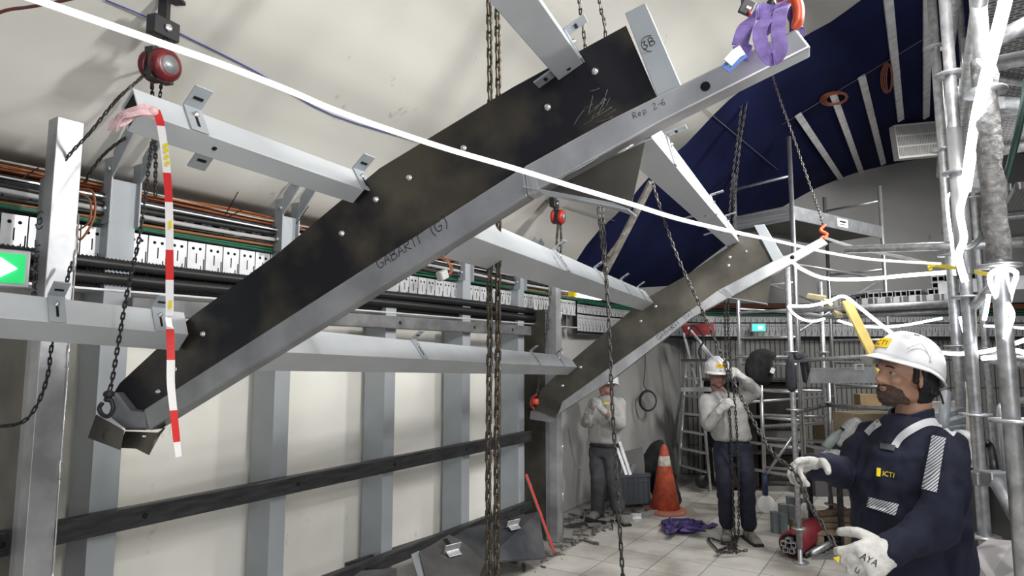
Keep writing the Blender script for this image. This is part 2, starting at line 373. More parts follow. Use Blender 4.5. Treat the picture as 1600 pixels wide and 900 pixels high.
# ================================================================ LEFT WALL: posts, rails, trays, cables
WX = -3.5
post_y = [(1.50, .125), (2.475, .11), (3.40, .11), (4.32, .11), (5.20, .11)]
post_lab = ['widest grey steel wall post, behind the foot of the near rib',
            'grey steel wall post just right of the hanging barrier tape',
            'grey steel wall post in the middle of the white wall, below the handwritten rib',
            'grey steel wall post left of the heavy rusty chain, top by the loose orange cables',
            'grey steel wall post right of the heavy rusty chain']
for (y, w_), lb in zip(post_y, post_lab):
    t = T('wall_post', lb, 'post', (-3.36, y + w_ / 2, 0), 'grey steel posts along the white wall')
    top = 2.60
    bevel(MB().hollow((-3.355, y + w_ / 2, 0), (-3.355, y + w_ / 2, top), .20, w_, side=(1, 0, 0)).build('post_body', M['galv'], t))
    MB().box((-3.45, y + .006, top - .004), (-3.26, y + w_ - .006, top)).build('post_cap', M['galv'], t)
    for dy in (-.012, w_ - .002):
        b = MB()
        b.box((-3.30, y + dy, 2.38), (-3.225, y + dy + .007, 2.70))
        b.prism([V((-3.225, y + dy + .001, 2.60)), V((-3.02, y + dy + .001, 2.82)), V((-3.06, y + dy + .001, 2.88)), V((-3.225, y + dy + .001, 2.73))], (0, .006, 0))
        if dy < 0: br = b.build('bracket', M['galv'], t)
        else: b.build('bracket', M['galv'], t)
    for x_, z in ((-3.26, 2.45), (-3.12, 2.77), (-3.24, 2.64)): MB().cyl((x_, y - .012, z), (x_, y - .024, z), .013, 6).build('bolt', M['bolt'], t)
def rail(z, h, y0, y1, lab, holes, m=None, x0=-3.245, x1=-3.19):
    t = T('wall_rail', lab, 'rail', (x0, (y0 + y1) / 2, z - h / 2), 'dark horizontal rails on the posts')
    bevel(MB().box((x0, y0, z - h / 2), (x1, y1, z + h / 2)).build('rail_bar', m or M['rail'], t), .006)
    for y in holes: MB().cyl((x1 - .01, y, z), (x1 + .0008, y, z), .014, 14).build('bolt_hole', M['void'], t)
rail(.985, .10, -1.5, 5.34, 'dark steel rail running at knee to waist height across the white wall', [1.15, 1.72, 2.62, 3.45, 4.3, 5.1])
rail(1.985, .09, 1.6, 5.34, 'dull steel rail running just below the black corrugated conduits', [3.48, 4.4, 5.0], mat('dull_rail', (.17, .17, .175), .45, .5, .3, 8))
rail(.34, .09, 2.4, 5.34, 'dark steel rail lowest on the wall, above the stacked offcuts', [3.2, 4.1, 4.9])
# gauge uprights: stainless tube and dark web, one close on the left, one by the far rib
def gauge_upright(x, y, ztop, lab, textz, tw=.10, webx=-3.46):
    t = T('gauge_upright', lab, 'upright', (x, y, 0), 'stainless gauge uprights with dark webs')
    bevel(MB().hollow((x, y, 0), (x, y, ztop), .085, tw, side=(1, 0, 0)).build('tube', mat('mottled_stainless', (.42, .43, .45), .45, .6, .3, 5), t), .004)
    MB().box((x - .085, y - .048, 0), (x - .0425, y - .030, ztop - .25)).build('side_strip', M['inoxd'], t)
    MB().box((webx, y - .03, 0), (x - .0425, y - .022, 1.9 if ztop > 2.5 else 2.2)).build('web_plate', M['brown_steel'], t)
    mb = MB(); scrawl(mb, 'GABARIT (G)', (x - .028, y - tw / 2, textz), (0, 0, 1), (-1, 0, 0), .045, .001); mb.build('marker_writing', M['ink'], t)
    mb = MB(); 
    for z in (.35, .8, 1.25, 1.7, 2.1): mb.tube([V((x + .046, y + tw / 2, z + k * .03)) + V((0, .002 * (k % 2), 0)) for k in range(4)], .006, 5)
    mb.tube([(x + .045, y + tw / 2 + .003, .05), (x + .045, y + tw / 2 + .003, ztop - .4)], .0035, 5)
    mb.build('weld_seam', M['bolt'], t); return t
gauge_upright(-3.02, 1.20, 2.74, 'tall stainless upright nearest the camera at far left, marked with handwriting', 1.98)
gauge_upright(-3.03, 5.52, 2.45, 'far stainless upright with dark web plate, left of the worker by the crate', 2.0, .10)
for z in (.34, .985): 
    o = bevel(MB().box((-3.245, 5.60, z - .045), (-3.19, 5.80, z + .045)).build('rail_stub', M['rail'])); tag(o, 'short dark rail stub past the far stainless upright, %s' % ('at ankle height' if z < .5 else 'at waist height'), 'rail', 'rail stubs')
    o2 = MB().box((-3.235, 5.8, z - .036), (-3.20, 5.802, z + .036)).build('open_end', M['void'], o)
# cable tray ------------------------------------------------------
M['slot'] = mat('slotted_galv', (.62, .63, .65), .4, .45, .08, 12)
def slotted_row(mb, holes, path, z0, z1, pitch, gap=.006, nrm=None, second=False):
    P = resample(path, pitch)
    for i in range(len(P) - 1):
        a, b = P[i], P[i + 1]; d = (b - a).normalized(); n = d.cross(UP); c = (a + b) / 2
        hw = (b - a).length / 2 - gap / 2
        mb.obox(V((c.x, c.y, (z0 + z1) / 2)), d, n, UP, hw, .0015, (z1 - z0) / 2)
        h = z1 - z0
        if second:
            holes.obox(V((c.x, c.y, (z0 + z1) / 2)) + n * .002, d, n, UP, hw * .45, .001, h * .16)
        else:
            for s_ in (-.4, .4):
                q = V((c.x, c.y, z1 - h * .2)) + d * (hw * s_)
                holes.cyl(q + n * .0018, q + n * .003, hw * .17, 8)
            for s_, zz in ((0, .48), (-1.0, .66), (.98, .30)):
                if s_ <= -1: continue
                q = V((c.x, c.y, z0 + h * zz)) + d * (hw * s_ * .9)
                holes.obox(q + n * .002, d, n, UP, hw * .055, .001, h * .17)
            holes.obox(V((c.x, c.y, z0 + h * .12)) + n * .002 + d * hw * .55, d, n, UP, hw * .05, .001, h * .12)
tray_path = [V((-3.33, -1, 0)), V((-3.33, 6.6, 0))]
tray_far = smooth_path([V((-3.33, 6.6, 0)), V((-3.32, 7.3, 0)), V((-3.06, 8.9, 0)), G(2.85, FB - .25, 0), G(3.4, FB - .22, 0), G(8, FB - .22, 0)], 6)
t = T('cable_tray', 'slotted grey cable tray running along the white wall under the orange cables', 'cable tray', (-3.4, 3, 2.05))
a, h = MB(), MB(); slotted_row(a, h, tray_path, 2.20, 2.365, .105); a.build('slotted_side', M['slot'], t); h.build('slot_pattern', M['void'], t)['kind'] = 'stuff'
a, h = MB(), MB(); slotted_row(a, h, tray_path, 2.43, 2.50, .105, second=True); a.build('upper_side', M['slot'], t); h.build('slot_pattern', M['void'], t)['kind'] = 'stuff'
MB().box((-3.45, -1, 2.055), (-3.25, 6.55, 2.065)).build('tray_floor', M['slot'], t)
MB().box((-3.49, -1, 2.06), (-3.47, 6.6, 2.60)).build('tray_shade', mat('tray_shadow_back', (.05, .05, .055), .8), t)  # dark sheet stands in for the shade behind the tray
MB().box((-3.47, -1, 2.505), (-3.27, 6.6, 2.512)).build('upper_shelf', M['slot'], t)
t = T('cable_tray', 'slotted grey cable tray along the end wall above the slatted panels', 'cable tray', tray_far[10] + V((0, 0, 2.0)))
a, h = MB(), MB()
slotted_row(a, h, tray_far[:-1] + [tray_far[-1]], 2.03, 2.22, .09); slotted_row(a, h, tray_far, 2.24, 2.34, .09)
a.build('slotted_side', M['slot'], t); h.build('slot_pattern', M['void'], t)['kind'] = 'stuff'
dk = MB().ribbon([p + V((0, 0, 2.24)) + FW * .1 for p in tray_far], .5, .02, UP).build('tray_shade', MATS['tray_shadow_back'], t)  # same dark sheet, as shade behind the far tray
# cables
def cable(pts, r, m, lab, seg=6, n=5, name='cable', group=None, cat='cable'):
    return tag(MB().tube(smooth_path(pts, n), r, seg).build(name, m), lab, cat, group)
def conduit_mb(mb, pts, r):
    P = resample(smooth_path(pts, 6), .009); mb.tube(P, [r if i % 2 else r * .78 for i in range(len(P))], 8)
M['conduit'] = mat('black_conduit', (.012, .012, .013), .4)
for i, (x, z) in enumerate([(-3.26, 2.185), (-3.25, 2.12), (-3.32, 2.09)]):
    mb = MB(); rr = .034 if i < 2 else .03
    conduit_mb(mb, [(x, -.5 + k * 1.2, z + .008 * math.sin(k * 2 + i)) for k in range(6)], rr)
    tag(mb.build('conduit', M['conduit']), ['upper black corrugated conduit under the slotted tray', 'lower black corrugated conduit just above the dull rail', 'black corrugated conduit hidden furthest back in the tray'][i], 'conduit', 'black corrugated conduits')
cabs = [((.26, .07, .025), 'orange'), ((.11, .05, .03), 'brown'), ((.015, .015, .017), 'black'), ((.42, .42, .42), 'grey'), ((.30, .12, .04), 'pale orange'), ((.10, .09, .04), 'olive')]
cm = [mat('cable_' + n, c, .45) for c, n in cabs]
M['green_cable'] = mat('green_cable', (.01, .10, .055), .4)
rnd = random.Random(3)
for i in range(26):
    ci = [0, 1, 4, 2, 0, 1, 3, 4, 2, 0, 5, 1, 0][i % 13]
    z = 2.50 + rnd.random() * .085; x = -3.30 - rnd.random() * .14 + 0
    pts = [(x + rnd.uniform(-.015, .015), -.8 + k * .62, z + rnd.uniform(-.014, .014)) for k in range(13)]
    cable(pts, rnd.choice([.005, .006, .008]), cm[ci], '%s cable in the bundle on top of the wall tray' % cabs[ci][1], group='%s cables on the wall tray' % cabs[ci][1])
for i, z in enumerate([2.385, 2.40, 2.415]):
    cable([(-3.315 + .008 * (k % 2), -.8 + k * .75, z + .008 * math.sin(k + i)) for k in range(11)], .009, M['green_cable'] if i != 2 else cm[4],
          'thin green cable between the two slotted rows' if i != 2 else 'thin orange cable lying over the green cables of the tray', group='green cables between the slotted rows' if i != 2 else None)
for i, (z, ci, r) in enumerate([(2.455, 3, .014), (2.485, 2, .014), (2.43, 2, .009), (2.51, 2, .010)]):
    cable([(-3.29 + .006 * (k % 2), -.8 + k * .75, z + .012 * math.sin(k * 1.3 + i)) for k in range(11)], r, cm[ci], ['thick grey cable sagging in front of the upper slotted row', 'thick black cable above the grey one in the tray', 'thin black cable under the grey one in the tray', 'black cable at the foot of the orange bundle'][i])
for i in range(7):
    z = [2.36, 2.39, 2.42, 2.45, 2.48, 2.50, 2.52][i]; ci = [None, None, 2, 1, 0, 1, 2][i]
    pts = [p + V((0, 0, z)) - FW * (.03 + .01 * (i % 3)) + V((0, 0, .012 * math.sin(k * .9 + i))) for k, p in enumerate(tray_far[::2])]
    cable(pts, .014, M['green_cable'] if ci is None else cm[ci], ['lower green', 'upper green', 'lower black', 'lower brown', 'orange', 'upper brown', 'topmost black'][i] + ' cable along the end wall above the slotted tray')
# loose orange loops, junction box, tie ends
cable([D(0, 285, 3.0), D(60, 268, 3.05), D(35, 285, 3.0), D(10, 310, 3.0), D(45, 330, 3.0)], .005, cm[0], 'orange cable loop above the exit sign at far left')
cable([PX(122, 296, -3.22), PX(145, 300, -3.15), PX(147, 340, -3.12), PX(125, 375, -3.15), PX(118, 352, -3.2)], .005, cm[0], 'orange cable loop right of the tall stainless upright')
cable([PX(120, 300, -3.22), PX(140, 312, -3.17), PX(140, 345, -3.15), PX(122, 360, -3.2)], .005, cm[4], 'pale orange cable loop inside the one right of the stainless upright')
for i in range(4):
    cable([PX(668 + i * 4, 398, -3.2), PX(690, 404 - i * 4, -3.12), PX(702 + i * 2, 415 + i * 2, -3.08), PX(704 - i * 3, 432, -3.1)], .004, cm[0 if i % 2 else 4], 'loose orange cable curling out of the tray by the grey junction box', group='loose cables by the junction box')
t = T('junction_box', 'small grey junction box dangling from orange cables by the wall tray', 'junction box', PX(691, 430, -3.12))
c = PX(691, 430, -3.12); x, y, z = frame(V((.9, -.3, .35))); 
bevel(MB().obox(c, V((0, .9, .4)).normalized(), V((1, 0, 0)), V((0, -.4, .9)).normalized(), .045, .025, .036).build('box_body', mat('grey_box', (.45, .45, .45), .5), t), .006)
bevel(MB().obox(c + V((.028, 0, 0)), V((0, .9, .4)).normalized(), V((1, 0, 0)), V((0, -.4, .9)).normalized(), .04, .004, .031).build('box_lid', mat('grey_lid', (.55, .55, .55), .5), t), .004)
for i, (a_, b_) in enumerate([((36, 278), (60, 262)), ((355, 340), (387, 323)), ((352, 336), (372, 300)), ((463, 350), (482, 322))]):
    tag(MB().tube([PX(*a_, -3.2), PX(*b_, -3.05)], .003, 5).build('cable_tie', M['black']), ['black cable tie end sticking up at far left of the tray', 'black cable tie end sticking out over the orange bundle', 'thin black tie end pointing up over the orange bundle', 'black tie end left of the dark rib, by the bracket pair'][i], 'cable tie')
# exit sign on the left, emergency sign far back
M['green_sign'] = mat('green_sign', (.0, .42, .10), .4, emit=.8, ecol=(0, .5, .12)); M['lit'] = mat('lit_white', (.9, 1, .93), .5, emit=7, ecol=(.8, 1, .85))
s0 = PX(-12, 418, -3.02); t = T('exit_sign', 'lit green exit sign with white arrow at left edge, fixed beside the stainless upright', 'sign', s0)
yd = V((.25, 1, 0)).normalized(); nn = V((1, -.25, 0)).normalized()
bevel(MB().obox(s0, yd, nn, UP, .115, .02, .075).build('sign_frame', M['inoxd'], t), .006)
MB().obox(s0 + nn * .0215, yd, nn, UP, .10, .002, .058).build('sign_panel', M['green_sign'], t)
mb = MB(); mb.prism([s0 + nn * .025 + yd * a + UP * b for a, b in [(-.06, .015), (.02, .015), (.02, .04), (.075, 0), (.02, -.04), (.02, -.015), (-.06, -.015)]], nn * .002); mb.build('arrow', M['lit'], t)
s1 = D(1184, 512, FB - .42); t = T('emergency_light', 'small green lit emergency exit sign on the end wall tray', 'sign', s1)
bevel(MB().obox(s1, RT, FW, UP, .11, .04, .065).build('sign_housing', M['inoxd'], t))
MB().obox(s1 - FW * .042, RT, FW, UP, .095, .004, .05).build('sign_panel', mat('green_sign_far', (0, .5, .3), .4, emit=1.5, ecol=(.1, .8, .55)), t)
MB().obox(s1 - FW * .048 + RT * .02, RT, FW, UP, .03, .002, .02).build('figure', M['lit'], t)
# lamp behind beam
l0 = PX(918, 462, -3.15); t = T('strip_lamp', 'lit white batten lamp with yellow end above the far tray', 'lamp', l0)
ya = V((.06, 1, 0)).normalized()
bevel(MB().obox(l0, ya, V((1, 0, 0)), UP, .30, .03, .03).build('diffuser', mat('lamp_white', (1, 1, .97), .5, emit=3), t), .01)
MB().obox(l0 - ya * .33, ya, V((1, 0, 0)), UP, .03, .034, .034).build('end_cap', M['yellow'], t)
# ================================================================ THE TWO HANGING RIBS AND THE PURLINS
C1, C2 = 1.77, 5.65
def poly(pts, c): return [PP(x, y, c) for x, y in pts]
def bolts(parent, pts, c, r=.011):
    for x, y in pts:
        p = PP(x, y, c); mb = MB(); mb.lathe(p, [(r * 1.5, 0), (r * 1.5, .003), (r, .004), (r, .012), (r * .5, .013)], 6, axis=-Q); mb.build('bolt', M['bolt'], parent)
# rib 1
t = T('steel_rib', 'large dark arched steel rib hanging nearest the camera, stainless edge with handwriting', 'steel rib', PP(240, 660, C1), None); R1 = t
plate = [(178, 614), (187, 599), (300, 494), (430, 399), (593, 263), (800, 137), (978, 40), (1027, 153), (818, 264), (226, 642), (200, 640)]
MB().prism(poly(plate, C1 + .028), Q * .006).build('web_plate', M['black_steel'], t)
tub = MB(); tub.prism(poly([(224, 640), (818, 260), (824, 306), (232, 673)], C1 - .03), Q * .06)
bevel(tub.build('lower_tube', M['inoxd'], t), .006)
bevel(MB().prism(poly([(818, 260), (945, 190), (1160, 84), (1244, 44), (1267, 73), (1033, 190), (824, 306)], C1 - .03), Q * .065).build('upper_tube', M['inox'], t), .006)
MB().prism(poly([(822, 264), (830, 262), (842, 298), (834, 303)], C1 - .034), Q * .01).build('weld_seam', M['bolt'], t)
wl = MB(); wl.tube(smooth_path(poly([(865, 285), (885, 272), (905, 262), (925, 250), (935, 244)], C1 - .02), 3), .006, 5); wl.tube(poly([(965, 240), (990, 226)], C1 - .02), .005, 5)
wl.build('weld_seam', M['bolt'], t)
bevel(MB().prism(poly([(976, 20), (1008, 4), (1064, 133), (1027, 153)], C1 - .012), Q * .075).build('end_angle', M['galv'], t), .003)
MB().prism(poly([(836, 300), (1008, 222), (985, 326)], C1 + .02), Q * .006).build('gusset', M['brown_steel'], t)
a_, b_, c_ = PP(826, 298, C1), PP(962, 324, C1), PP(988, 334, C1)
fl_ = MB(); nrm = (b_ - a_).normalized().cross(Q)
fl_.prism([a_ - Q * .045, b_ - Q * .045, c_ - Q * .045, c_ + Q * .05, b_ + Q * .05, a_ + Q * .03], nrm * .005); bevel(fl_.build('gusset_flange', M['inox'], t), .001)
# flange along the right tube hole
o = MB().lathe(PP(1102, 135, C1 - .0315), [(.013, 0), (.013, .002)], 18, axis=-Q).build('bolt_hole', M['void'], t)
bolts(t, [(588, 312), (535, 365), (640, 278), (856, 168), (930, 112), (318, 522), (274, 577), (248, 612), (725, 232)], C1 + .028, .008)
mb = MB(); p0 = PP(592, 421, C1 - .03); xd = PP(680, 366, C1 - .03) - p0; yd_ = UP - xd.normalized() * UP.dot(xd.normalized()); 
scrawl(mb, 'GABARIT (G)', p0, xd, yd_, .036, .001, .08); mb.build('marker_writing', M['ink'], t)
mb = MB(); p0 = PP(990, 186, C1 - .03); xd = PP(1025, 170, C1 - .03) - p0; scrawl(mb, 'Rep 2-6', p0, xd, UP - xd.normalized() * UP.dot(xd.normalized()), .018, .001, .08); mb.build('marker_writing', M['ink'], t)
mb = MB(); p0 = PP(1006, 78, C1 - .012); xd = PP(1040, 60, C1 - .012) - p0; scrawl(mb, '3B', p0, xd, UP - xd.normalized() * UP.dot(xd.normalized()), .024, .001, .1)
cc = PP(1016, 68, C1 - .013); mb.tube([cc + RT * (.026 * math.cos(k / 8 * math.pi)) + UP * (.024 * math.sin(k / 8 * math.pi)) for k in range(16)], .0012, 4, closed=True); mb.build('marker_writing', M['ink'], t)
# foot of rib 1: welded end bracket
mb = MB(); mb.prism(poly([(150, 648), (193, 673), (187, 703), (137, 684)], C1 - .05), Q * .004); mb.prism([PP(193, 673, C1 - .05), PP(187, 703, C1 - .05), PP(187, 703, C1 + .05), PP(193, 673, C1 + .05)], RT * .003)
mb.build('foot_plate', M['brown_steel'], t)
mb = MB(); scrawl(mb, 'B3', PP(161, 684, C1 - .052), RT, UP, .02, .001, .1); cc = PP(167, 679, C1 - .052); mb.tube([cc + RT * (.021 * math.cos(k / 8 * math.pi)) + UP * (.023 * math.sin(k / 8 * math.pi)) for k in range(16)], .001, 4, closed=True)
mb.build('marker_writing', M['ink'], t)
mb = MB(); mb.prism(poly([(178, 612), (200, 640), (226, 644), (228, 672), (196, 672), (168, 650)], C1 - .01), Q * .06); bevel(mb.build('foot_channel', M['inoxd'], t), .008)
mb = MB(); mb.prism(poly([(195, 674), (246, 676), (258, 668), (240, 690), (232, 711), (212, 701), (187, 700)], C1 + .0), Q * .005); mb.prism([PP(258, 664, C1 - .03), PP(240, 688, C1 - .03), PP(232, 711, C1 - .03), PP(232, 711, C1 + .05), PP(240, 688, C1 + .05), PP(258, 664, C1 + .05)], RT * .003)
mb.prism([PP(196, 672, C1 - .04), PP(228, 672, C1 - .04), PP(228, 672, C1 + .05), PP(196, 672, C1 + .05)], UP * .003)
mb.build('foot_bracket', M['brown_steel'], t); bolts(t, [(227, 681)], C1, .006)
# rib 2
t = T('steel_rib', 'second dark arched steel rib hanging farther back, its foot by the white-helmeted worker behind it', 'steel rib', PP(880, 650, C2)); R2 = t
plate = [(836, 648), (843, 611), (889, 567), (1005, 469), (1071, 431), (1150, 378), (1184, 360), (1210, 409), (1121, 458), (878, 632), (866, 655)]
MB().prism(poly(plate, C2 + .04), Q * .008).build('web_plate', M['brown_steel'], t)
bevel(MB().prism(poly([(878, 628), (950, 576), (1048, 507), (1121, 454), (1138, 466), (1080, 497), (960, 590), (873, 646)], C2 - .035), Q * .075).build('lower_tube', M['inox'], t), .006)
bevel(MB().prism(poly([(1121, 454), (1208, 408), (1238, 395), (1283, 371), (1294, 381), (1224, 420), (1138, 466)], C2 - .035), Q * .075).build('upper_tube', M['inox'], t), .006)
MB().prism(poly([(1128, 452), (1133, 450), (1146, 462), (1141, 465)], C2 - .042), Q * .01).build('weld_seam', M['bolt'], t)
bevel(MB().prism(poly([(1178, 352), (1194, 350), (1224, 401), (1208, 409)], C2 - .02), Q * .07).build('end_angle', M['galv'], t), .003)
MB().prism(poly([(1138, 466), (1206, 430), (1199, 476)], C2 + .02), Q * .008).build('gusset', M['brown_steel'], t)
a_, b_ = PP(1138, 466, C2), PP(1199, 476, C2); nrm = (b_ - a_).normalized().cross(Q)
MB().prism([a_ - Q * .06, b_ - Q * .06, b_ + Q * .06, a_ + Q * .06], nrm * .006).build('gusset_flange', M['inox'], t)
MB().lathe(PP(1238, 402, C2 - .037), [(.017, 0), (.017, .003)], 16, axis=-Q).build('bolt_hole', M['void'], t)
bolts(t, [(907, 574), (879, 603), (1001, 502), (1024, 479), (1138, 415), (1166, 393), (1140, 402)], C2 + .04, .011)
mb = MB(); p0 = PP(1030, 532, C2 - .035); xd = PP(1062, 506, C2 - .035) - p0; scrawl(mb, 'GABARIT (G)', p0, xd, UP - xd.normalized() * UP.dot(xd.normalized()), .045, .001, .09); mb.build('marker_writing', M['ink'], t)
mb = MB(); mb.prism(poly([(829, 642), (852, 650), (863, 655), (861, 660), (828, 655)], C2 - .05), Q * .1); mb.build('foot_plate', M['inoxd'], t)
# purlins -----------------------------------------------------------
def purlin(lab, near, far, ang, a=.095, b=.10, open_near=False, brs=(), below=(), size=None, label_grp='grey purlins between the ribs'):
    """near, far: centres of the two ends; ang: tilt of the section about the axis"""
    ax = (far - near).normalized(); h = UP.cross(ax).normalized() * -1   # horizontal, to the right seen along the axis
    h = ax.cross(UP).normalized(); v = h.cross(ax).normalized()
    Tn = h * math.cos(ang) + v * math.sin(ang); Nn = -h * math.sin(ang) + v * math.cos(ang)
    t = T('purlin', lab, 'purlin', (near + far) / 2, label_grp)
    mb = MB(); mb.hollow(near, far, a, b, side=Tn, t=.005); mb.obox(near + ax * .25, Tn, Nn, ax, a / 2 - .006, b / 2 - .006, .002)
    bevel(mb.build('purlin_tube', M['purlin'], t), .006)
    if open_near: MB().obox(near + ax * .008, Tn, Nn, ax, a / 2 - .0045, b / 2 - .0045, .001).build('inner_shade', M['void'], t)  # dark plate in the open end, painted as shade of the hollow
    for s_ in brs:
        c = near + ax * s_ + Tn * (a / 2 + .003)
        k = MB(); k.obox(c + Nn * .004, ax, Nn, Tn, .026, b / 2 + .004, .003); k.obox(c + Nn * (b / 2 + .008) + Tn * .035, ax, Tn, Nn, .026, .038, .003)
        br = bevel(k.build('bracket', M['galv'], t), .002)
        k = MB(); k.obox(c + Tn * .0035 - Nn * .005, ax, Nn, Tn, .004, b * .26, .0005); k.obox(c + Nn * (b / 2 + .0045) + Tn * .035, ax, Tn, Nn, .014, .005, .0008); k.build('slot', M['void'], br)
        k = MB(); k.lathe(c + Tn * .003 + Nn * b * .2, [(.010, 0), (.010, .003), (.006, .004), (.006, .01)], 6, axis=Tn); k.build('bolt', M['bolt'], br)
    for s_ in below:
        c = near + ax * s_ - Tn * (a / 2 + .03) - Nn * (b / 2 - .02)
        br = MB().obox(c, ax, Tn, Nn, .026, .034, .003).build('bracket', M['galv'], t)
        MB().obox(c - Nn * .0035, ax, Tn, Nn, .013, .005, .0006).build('slot', M['void'], br)
        k = MB(); k.lathe(near + ax * s_ - Nn * (b / 2), [(.008, 0), (.006, .002)], 8, axis=-Nn); k.build('bolt_hole', M['void'], t)
    return t
g0 = math.radians
e0 = PP(283, 518, C1 + .02); n0 = e0 - Q * 1.05 + V((0, 0, -.0)); n0 = PP(-160, 478, C1 - .78)
purlin('grey purlin lying level from the left edge to the foot of the near rib', n0, e0, g0(38), .105, .115, brs=(.40, .74))
e1 = PP(553, 292, C1 + .02); n1 = PP(203, 171, C1 - .72)
purlin('grey purlin with open black end tied with barrier tape, upper left', n1, e1, g0(36), .070, .10, True, brs=(.16, .77), below=(.22,))
e2 = PP(880, 92, C1 + .02); n2 = PP(700, -140, C1 - .80)
purlin('grey purlin coming down from the top edge onto the near rib', n2, e2, g0(28), .09, .10, brs=(.81,), below=(.80,))
purlin('pale grey purlin at chest height between the two ribs, lowest of the three', PP(392, 543, C1 + .05), PP(888, 571, C2 + .03), g0(38), .12, .13, brs=(1.15, 2.1, 2.9, 3.5))
purlin('pale grey purlin passing behind the heavy chain at mid height between the ribs', PP(700, 362, C1 + .05), PP(1006, 470, C2 + .03), g0(34), .12, .13, brs=(1.15, 2.0, 2.8, 3.5))
purlin('grey purlin reaching from under the near rib down to the far rib at upper right', PP(985, 200, C1 + .06), PP(1142, 372, C2 + .03), g0(14), .105, .11, brs=(.42, 1.9, 2.9), below=(1.8, 2.8))
# wooden/steel strut behind
t = MB(); t.beam(D(1018, 285, 5.2), D(938, 440, 5.9), .05, .05, side=RT); t.beam(D(975, 365, 5.4), D(950, 400, 5.6), .02, .02)
tag(bevel(t.build('strut', mat('raw_strut', (.30, .28, .25), .7, .2, .35, 14)), .004), 'rough grey strut slanting down behind the middle hand chain', 'strut')
# ================================================================ HOISTS, CHAINS, SLINGS, STRAPS
def hoist(lab, anchor, body, s, colour, face, mount=True, hook=True):
    """ceiling clevis, body with chain wheel cover; face: direction the cover looks"""
    t = T('chain_hoist', lab, 'chain hoist', body); x, y, z = frame(V(face)); up = UP
    side = up.cross(V(face)).normalized()
    if mount:
        br = MB(); br.obox(anchor, side, V(face), up, .07 * s, .035 * s, .05 * s); o = bevel(br.build('mounting_bracket', M['black'], t), .008 * s)
        k = MB(); k.lathe(anchor + V(face) * .036 * s, [(.02 * s, 0), (.02 * s, .01 * s), (.01 * s, .012 * s)], 6, axis=face); k.build('bolt', M['bolt'], o)
        k = MB(); pts = [anchor - up * .04 * s, anchor - up * .08 * s + side * .03 * s, anchor - up * .13 * s + side * .025 * s, anchor - up * .14 * s - side * .02 * s, anchor - up * .09 * s - side * .03 * s]
        k.tube(smooth_path(pts, 4), .010 * s, 7); k.build('top_hook', M['black'], t)
    b = MB(); b.lathe(body - V(face) * .065 * s, [(.075 * s, 0), (.082 * s, .012 * s), (.082 * s, .035 * s), (.06 * s, .04 * s)], 20, axis=face); b.build('body_cover', colour, t)
    b = MB(); b.lathe(body + V(face) * .015 * s, [(.06 * s, 0), (.082 * s, .008 * s), (.082 * s, .04 * s), (.066 * s, .055 * s), (.05 * s, .06 * s)], 20, axis=face); o = b.build('wheel_cover', colour, t)
    MB().lathe(body + V(face) * .075 * s, [(.045 * s, 0), (.045 * s, .004 * s)], 20, axis=face).build('badge', M['inoxd'], o)
    MB().obox(body - V(face) * .005 * s, side, V(face), up, .062 * s, .03 * s, .078 * s).build('gear_frame', M['black'], t)
    return t
PH, PF = C_ , S_
fc = (RT * .88 - FW * .42 - UP * .1).normalized()
h1b = D(250, 103, 2.62)
F1 = (PV(257, 45, .10) - E0).dot(FW) - .05
hoist('dark red chain hoist hanging from black ceiling bracket above the tape-tied purlin', D(255, 45, F1), h1b, .85, mat('hoist_red', (.13, .008, .012), .35, .1, .3, 15), fc)
h2b = PV(872, 338, .45) ; h2b = D(872, 339, 5.68)
hoist('small red chain hoist hanging from the white vault beyond the near rib', D(866, 318, 5.72), h2b, .8, mat('bright_red', (.45, .03, .02), .4, .1), fc)
vv = lambda p: V((p.x, p.y, zv(p.x)))
# mounting stems up to the vault
for p, nm, lb in ((D(255, 45, F1), 'ceiling_anchor', 'black ceiling anchor plate above the dark red hoist'), (D(866, 318, 5.72), 'ceiling_anchor', 'small black ceiling anchor above the small red hoist beyond the rib'), (D(1167, 12, 2.6), 'ceiling_anchor', 'black ceiling anchor plate left of the purple lifting sling')):
    q = vv(p); mb = MB(); mb.beam(p, q, .04, .03, side=RT); mb.obox(q - UP * .01, RT, FW, UP, .06, .06, .008); tag(bevel(mb.build(nm, M['black'])), lb, 'anchor')
t = T('sling_shackle', 'black steel plate shackle with slots just left of the big orange hook', 'shackle', D(1170, 12, 2.0))
c = D(1167, 12, 2.0); bevel(MB().obox(c, (RT * .9 - UP * .43).normalized(), FW, (UP * .9 + RT * .43).normalized(), .022, .006, .026).build('plate', M['black'], t), .003)
MB().obox(c + RT * .004 - UP * .004 - FW * .007, (RT * .9 - UP * .43).normalized(), FW, (UP * .9 + RT * .43).normalized(), .007, .001, .004).build('slot', M['bolt'], t)
MB().cyl(D(1170, 18, 2.0), D(1174, 30, 1.95), .006, 8).build('pin', M['red'], t)
# big orange hook and purple sling at the right end of rib 1
t = T('lifting_hook', 'large orange-red lifting hook at top edge holding the purple sling', 'hook', D(1230, 10, 1.78))
hk = [(1205, -60), (1207, -20), (1222, -4), (1238, -6), (1247, 10), (1247, 32), (1238, 44)]
pts = smooth_path([D(x, y, 1.62) for x, y in hk], 5); n = len(pts)
MB().tube(pts, [.026 * (1 - .35 * i / n) if i < n - 4 else .026 * (.62 - .15 * (i - n + 4)) for i in range(n)], 12, flat=.7).build('hook_body', M['orange'], t)
MB().lathe(D(1204, 7, 1.59), [(.010, 0), (.013, .004), (.010, .012)], 10, axis=-FW).build('pin', M['black'], t)
hk2 = MB(); hk2.tube([D(1205, -60, 1.62), D(1205, -420, 1.7)], .012, 8); hk2.build('shank', M['chain_dark'], t)
M['sling'] = mat('purple_sling', (.22, .155, .42), .85, 0, .28, 30, bump=.3)
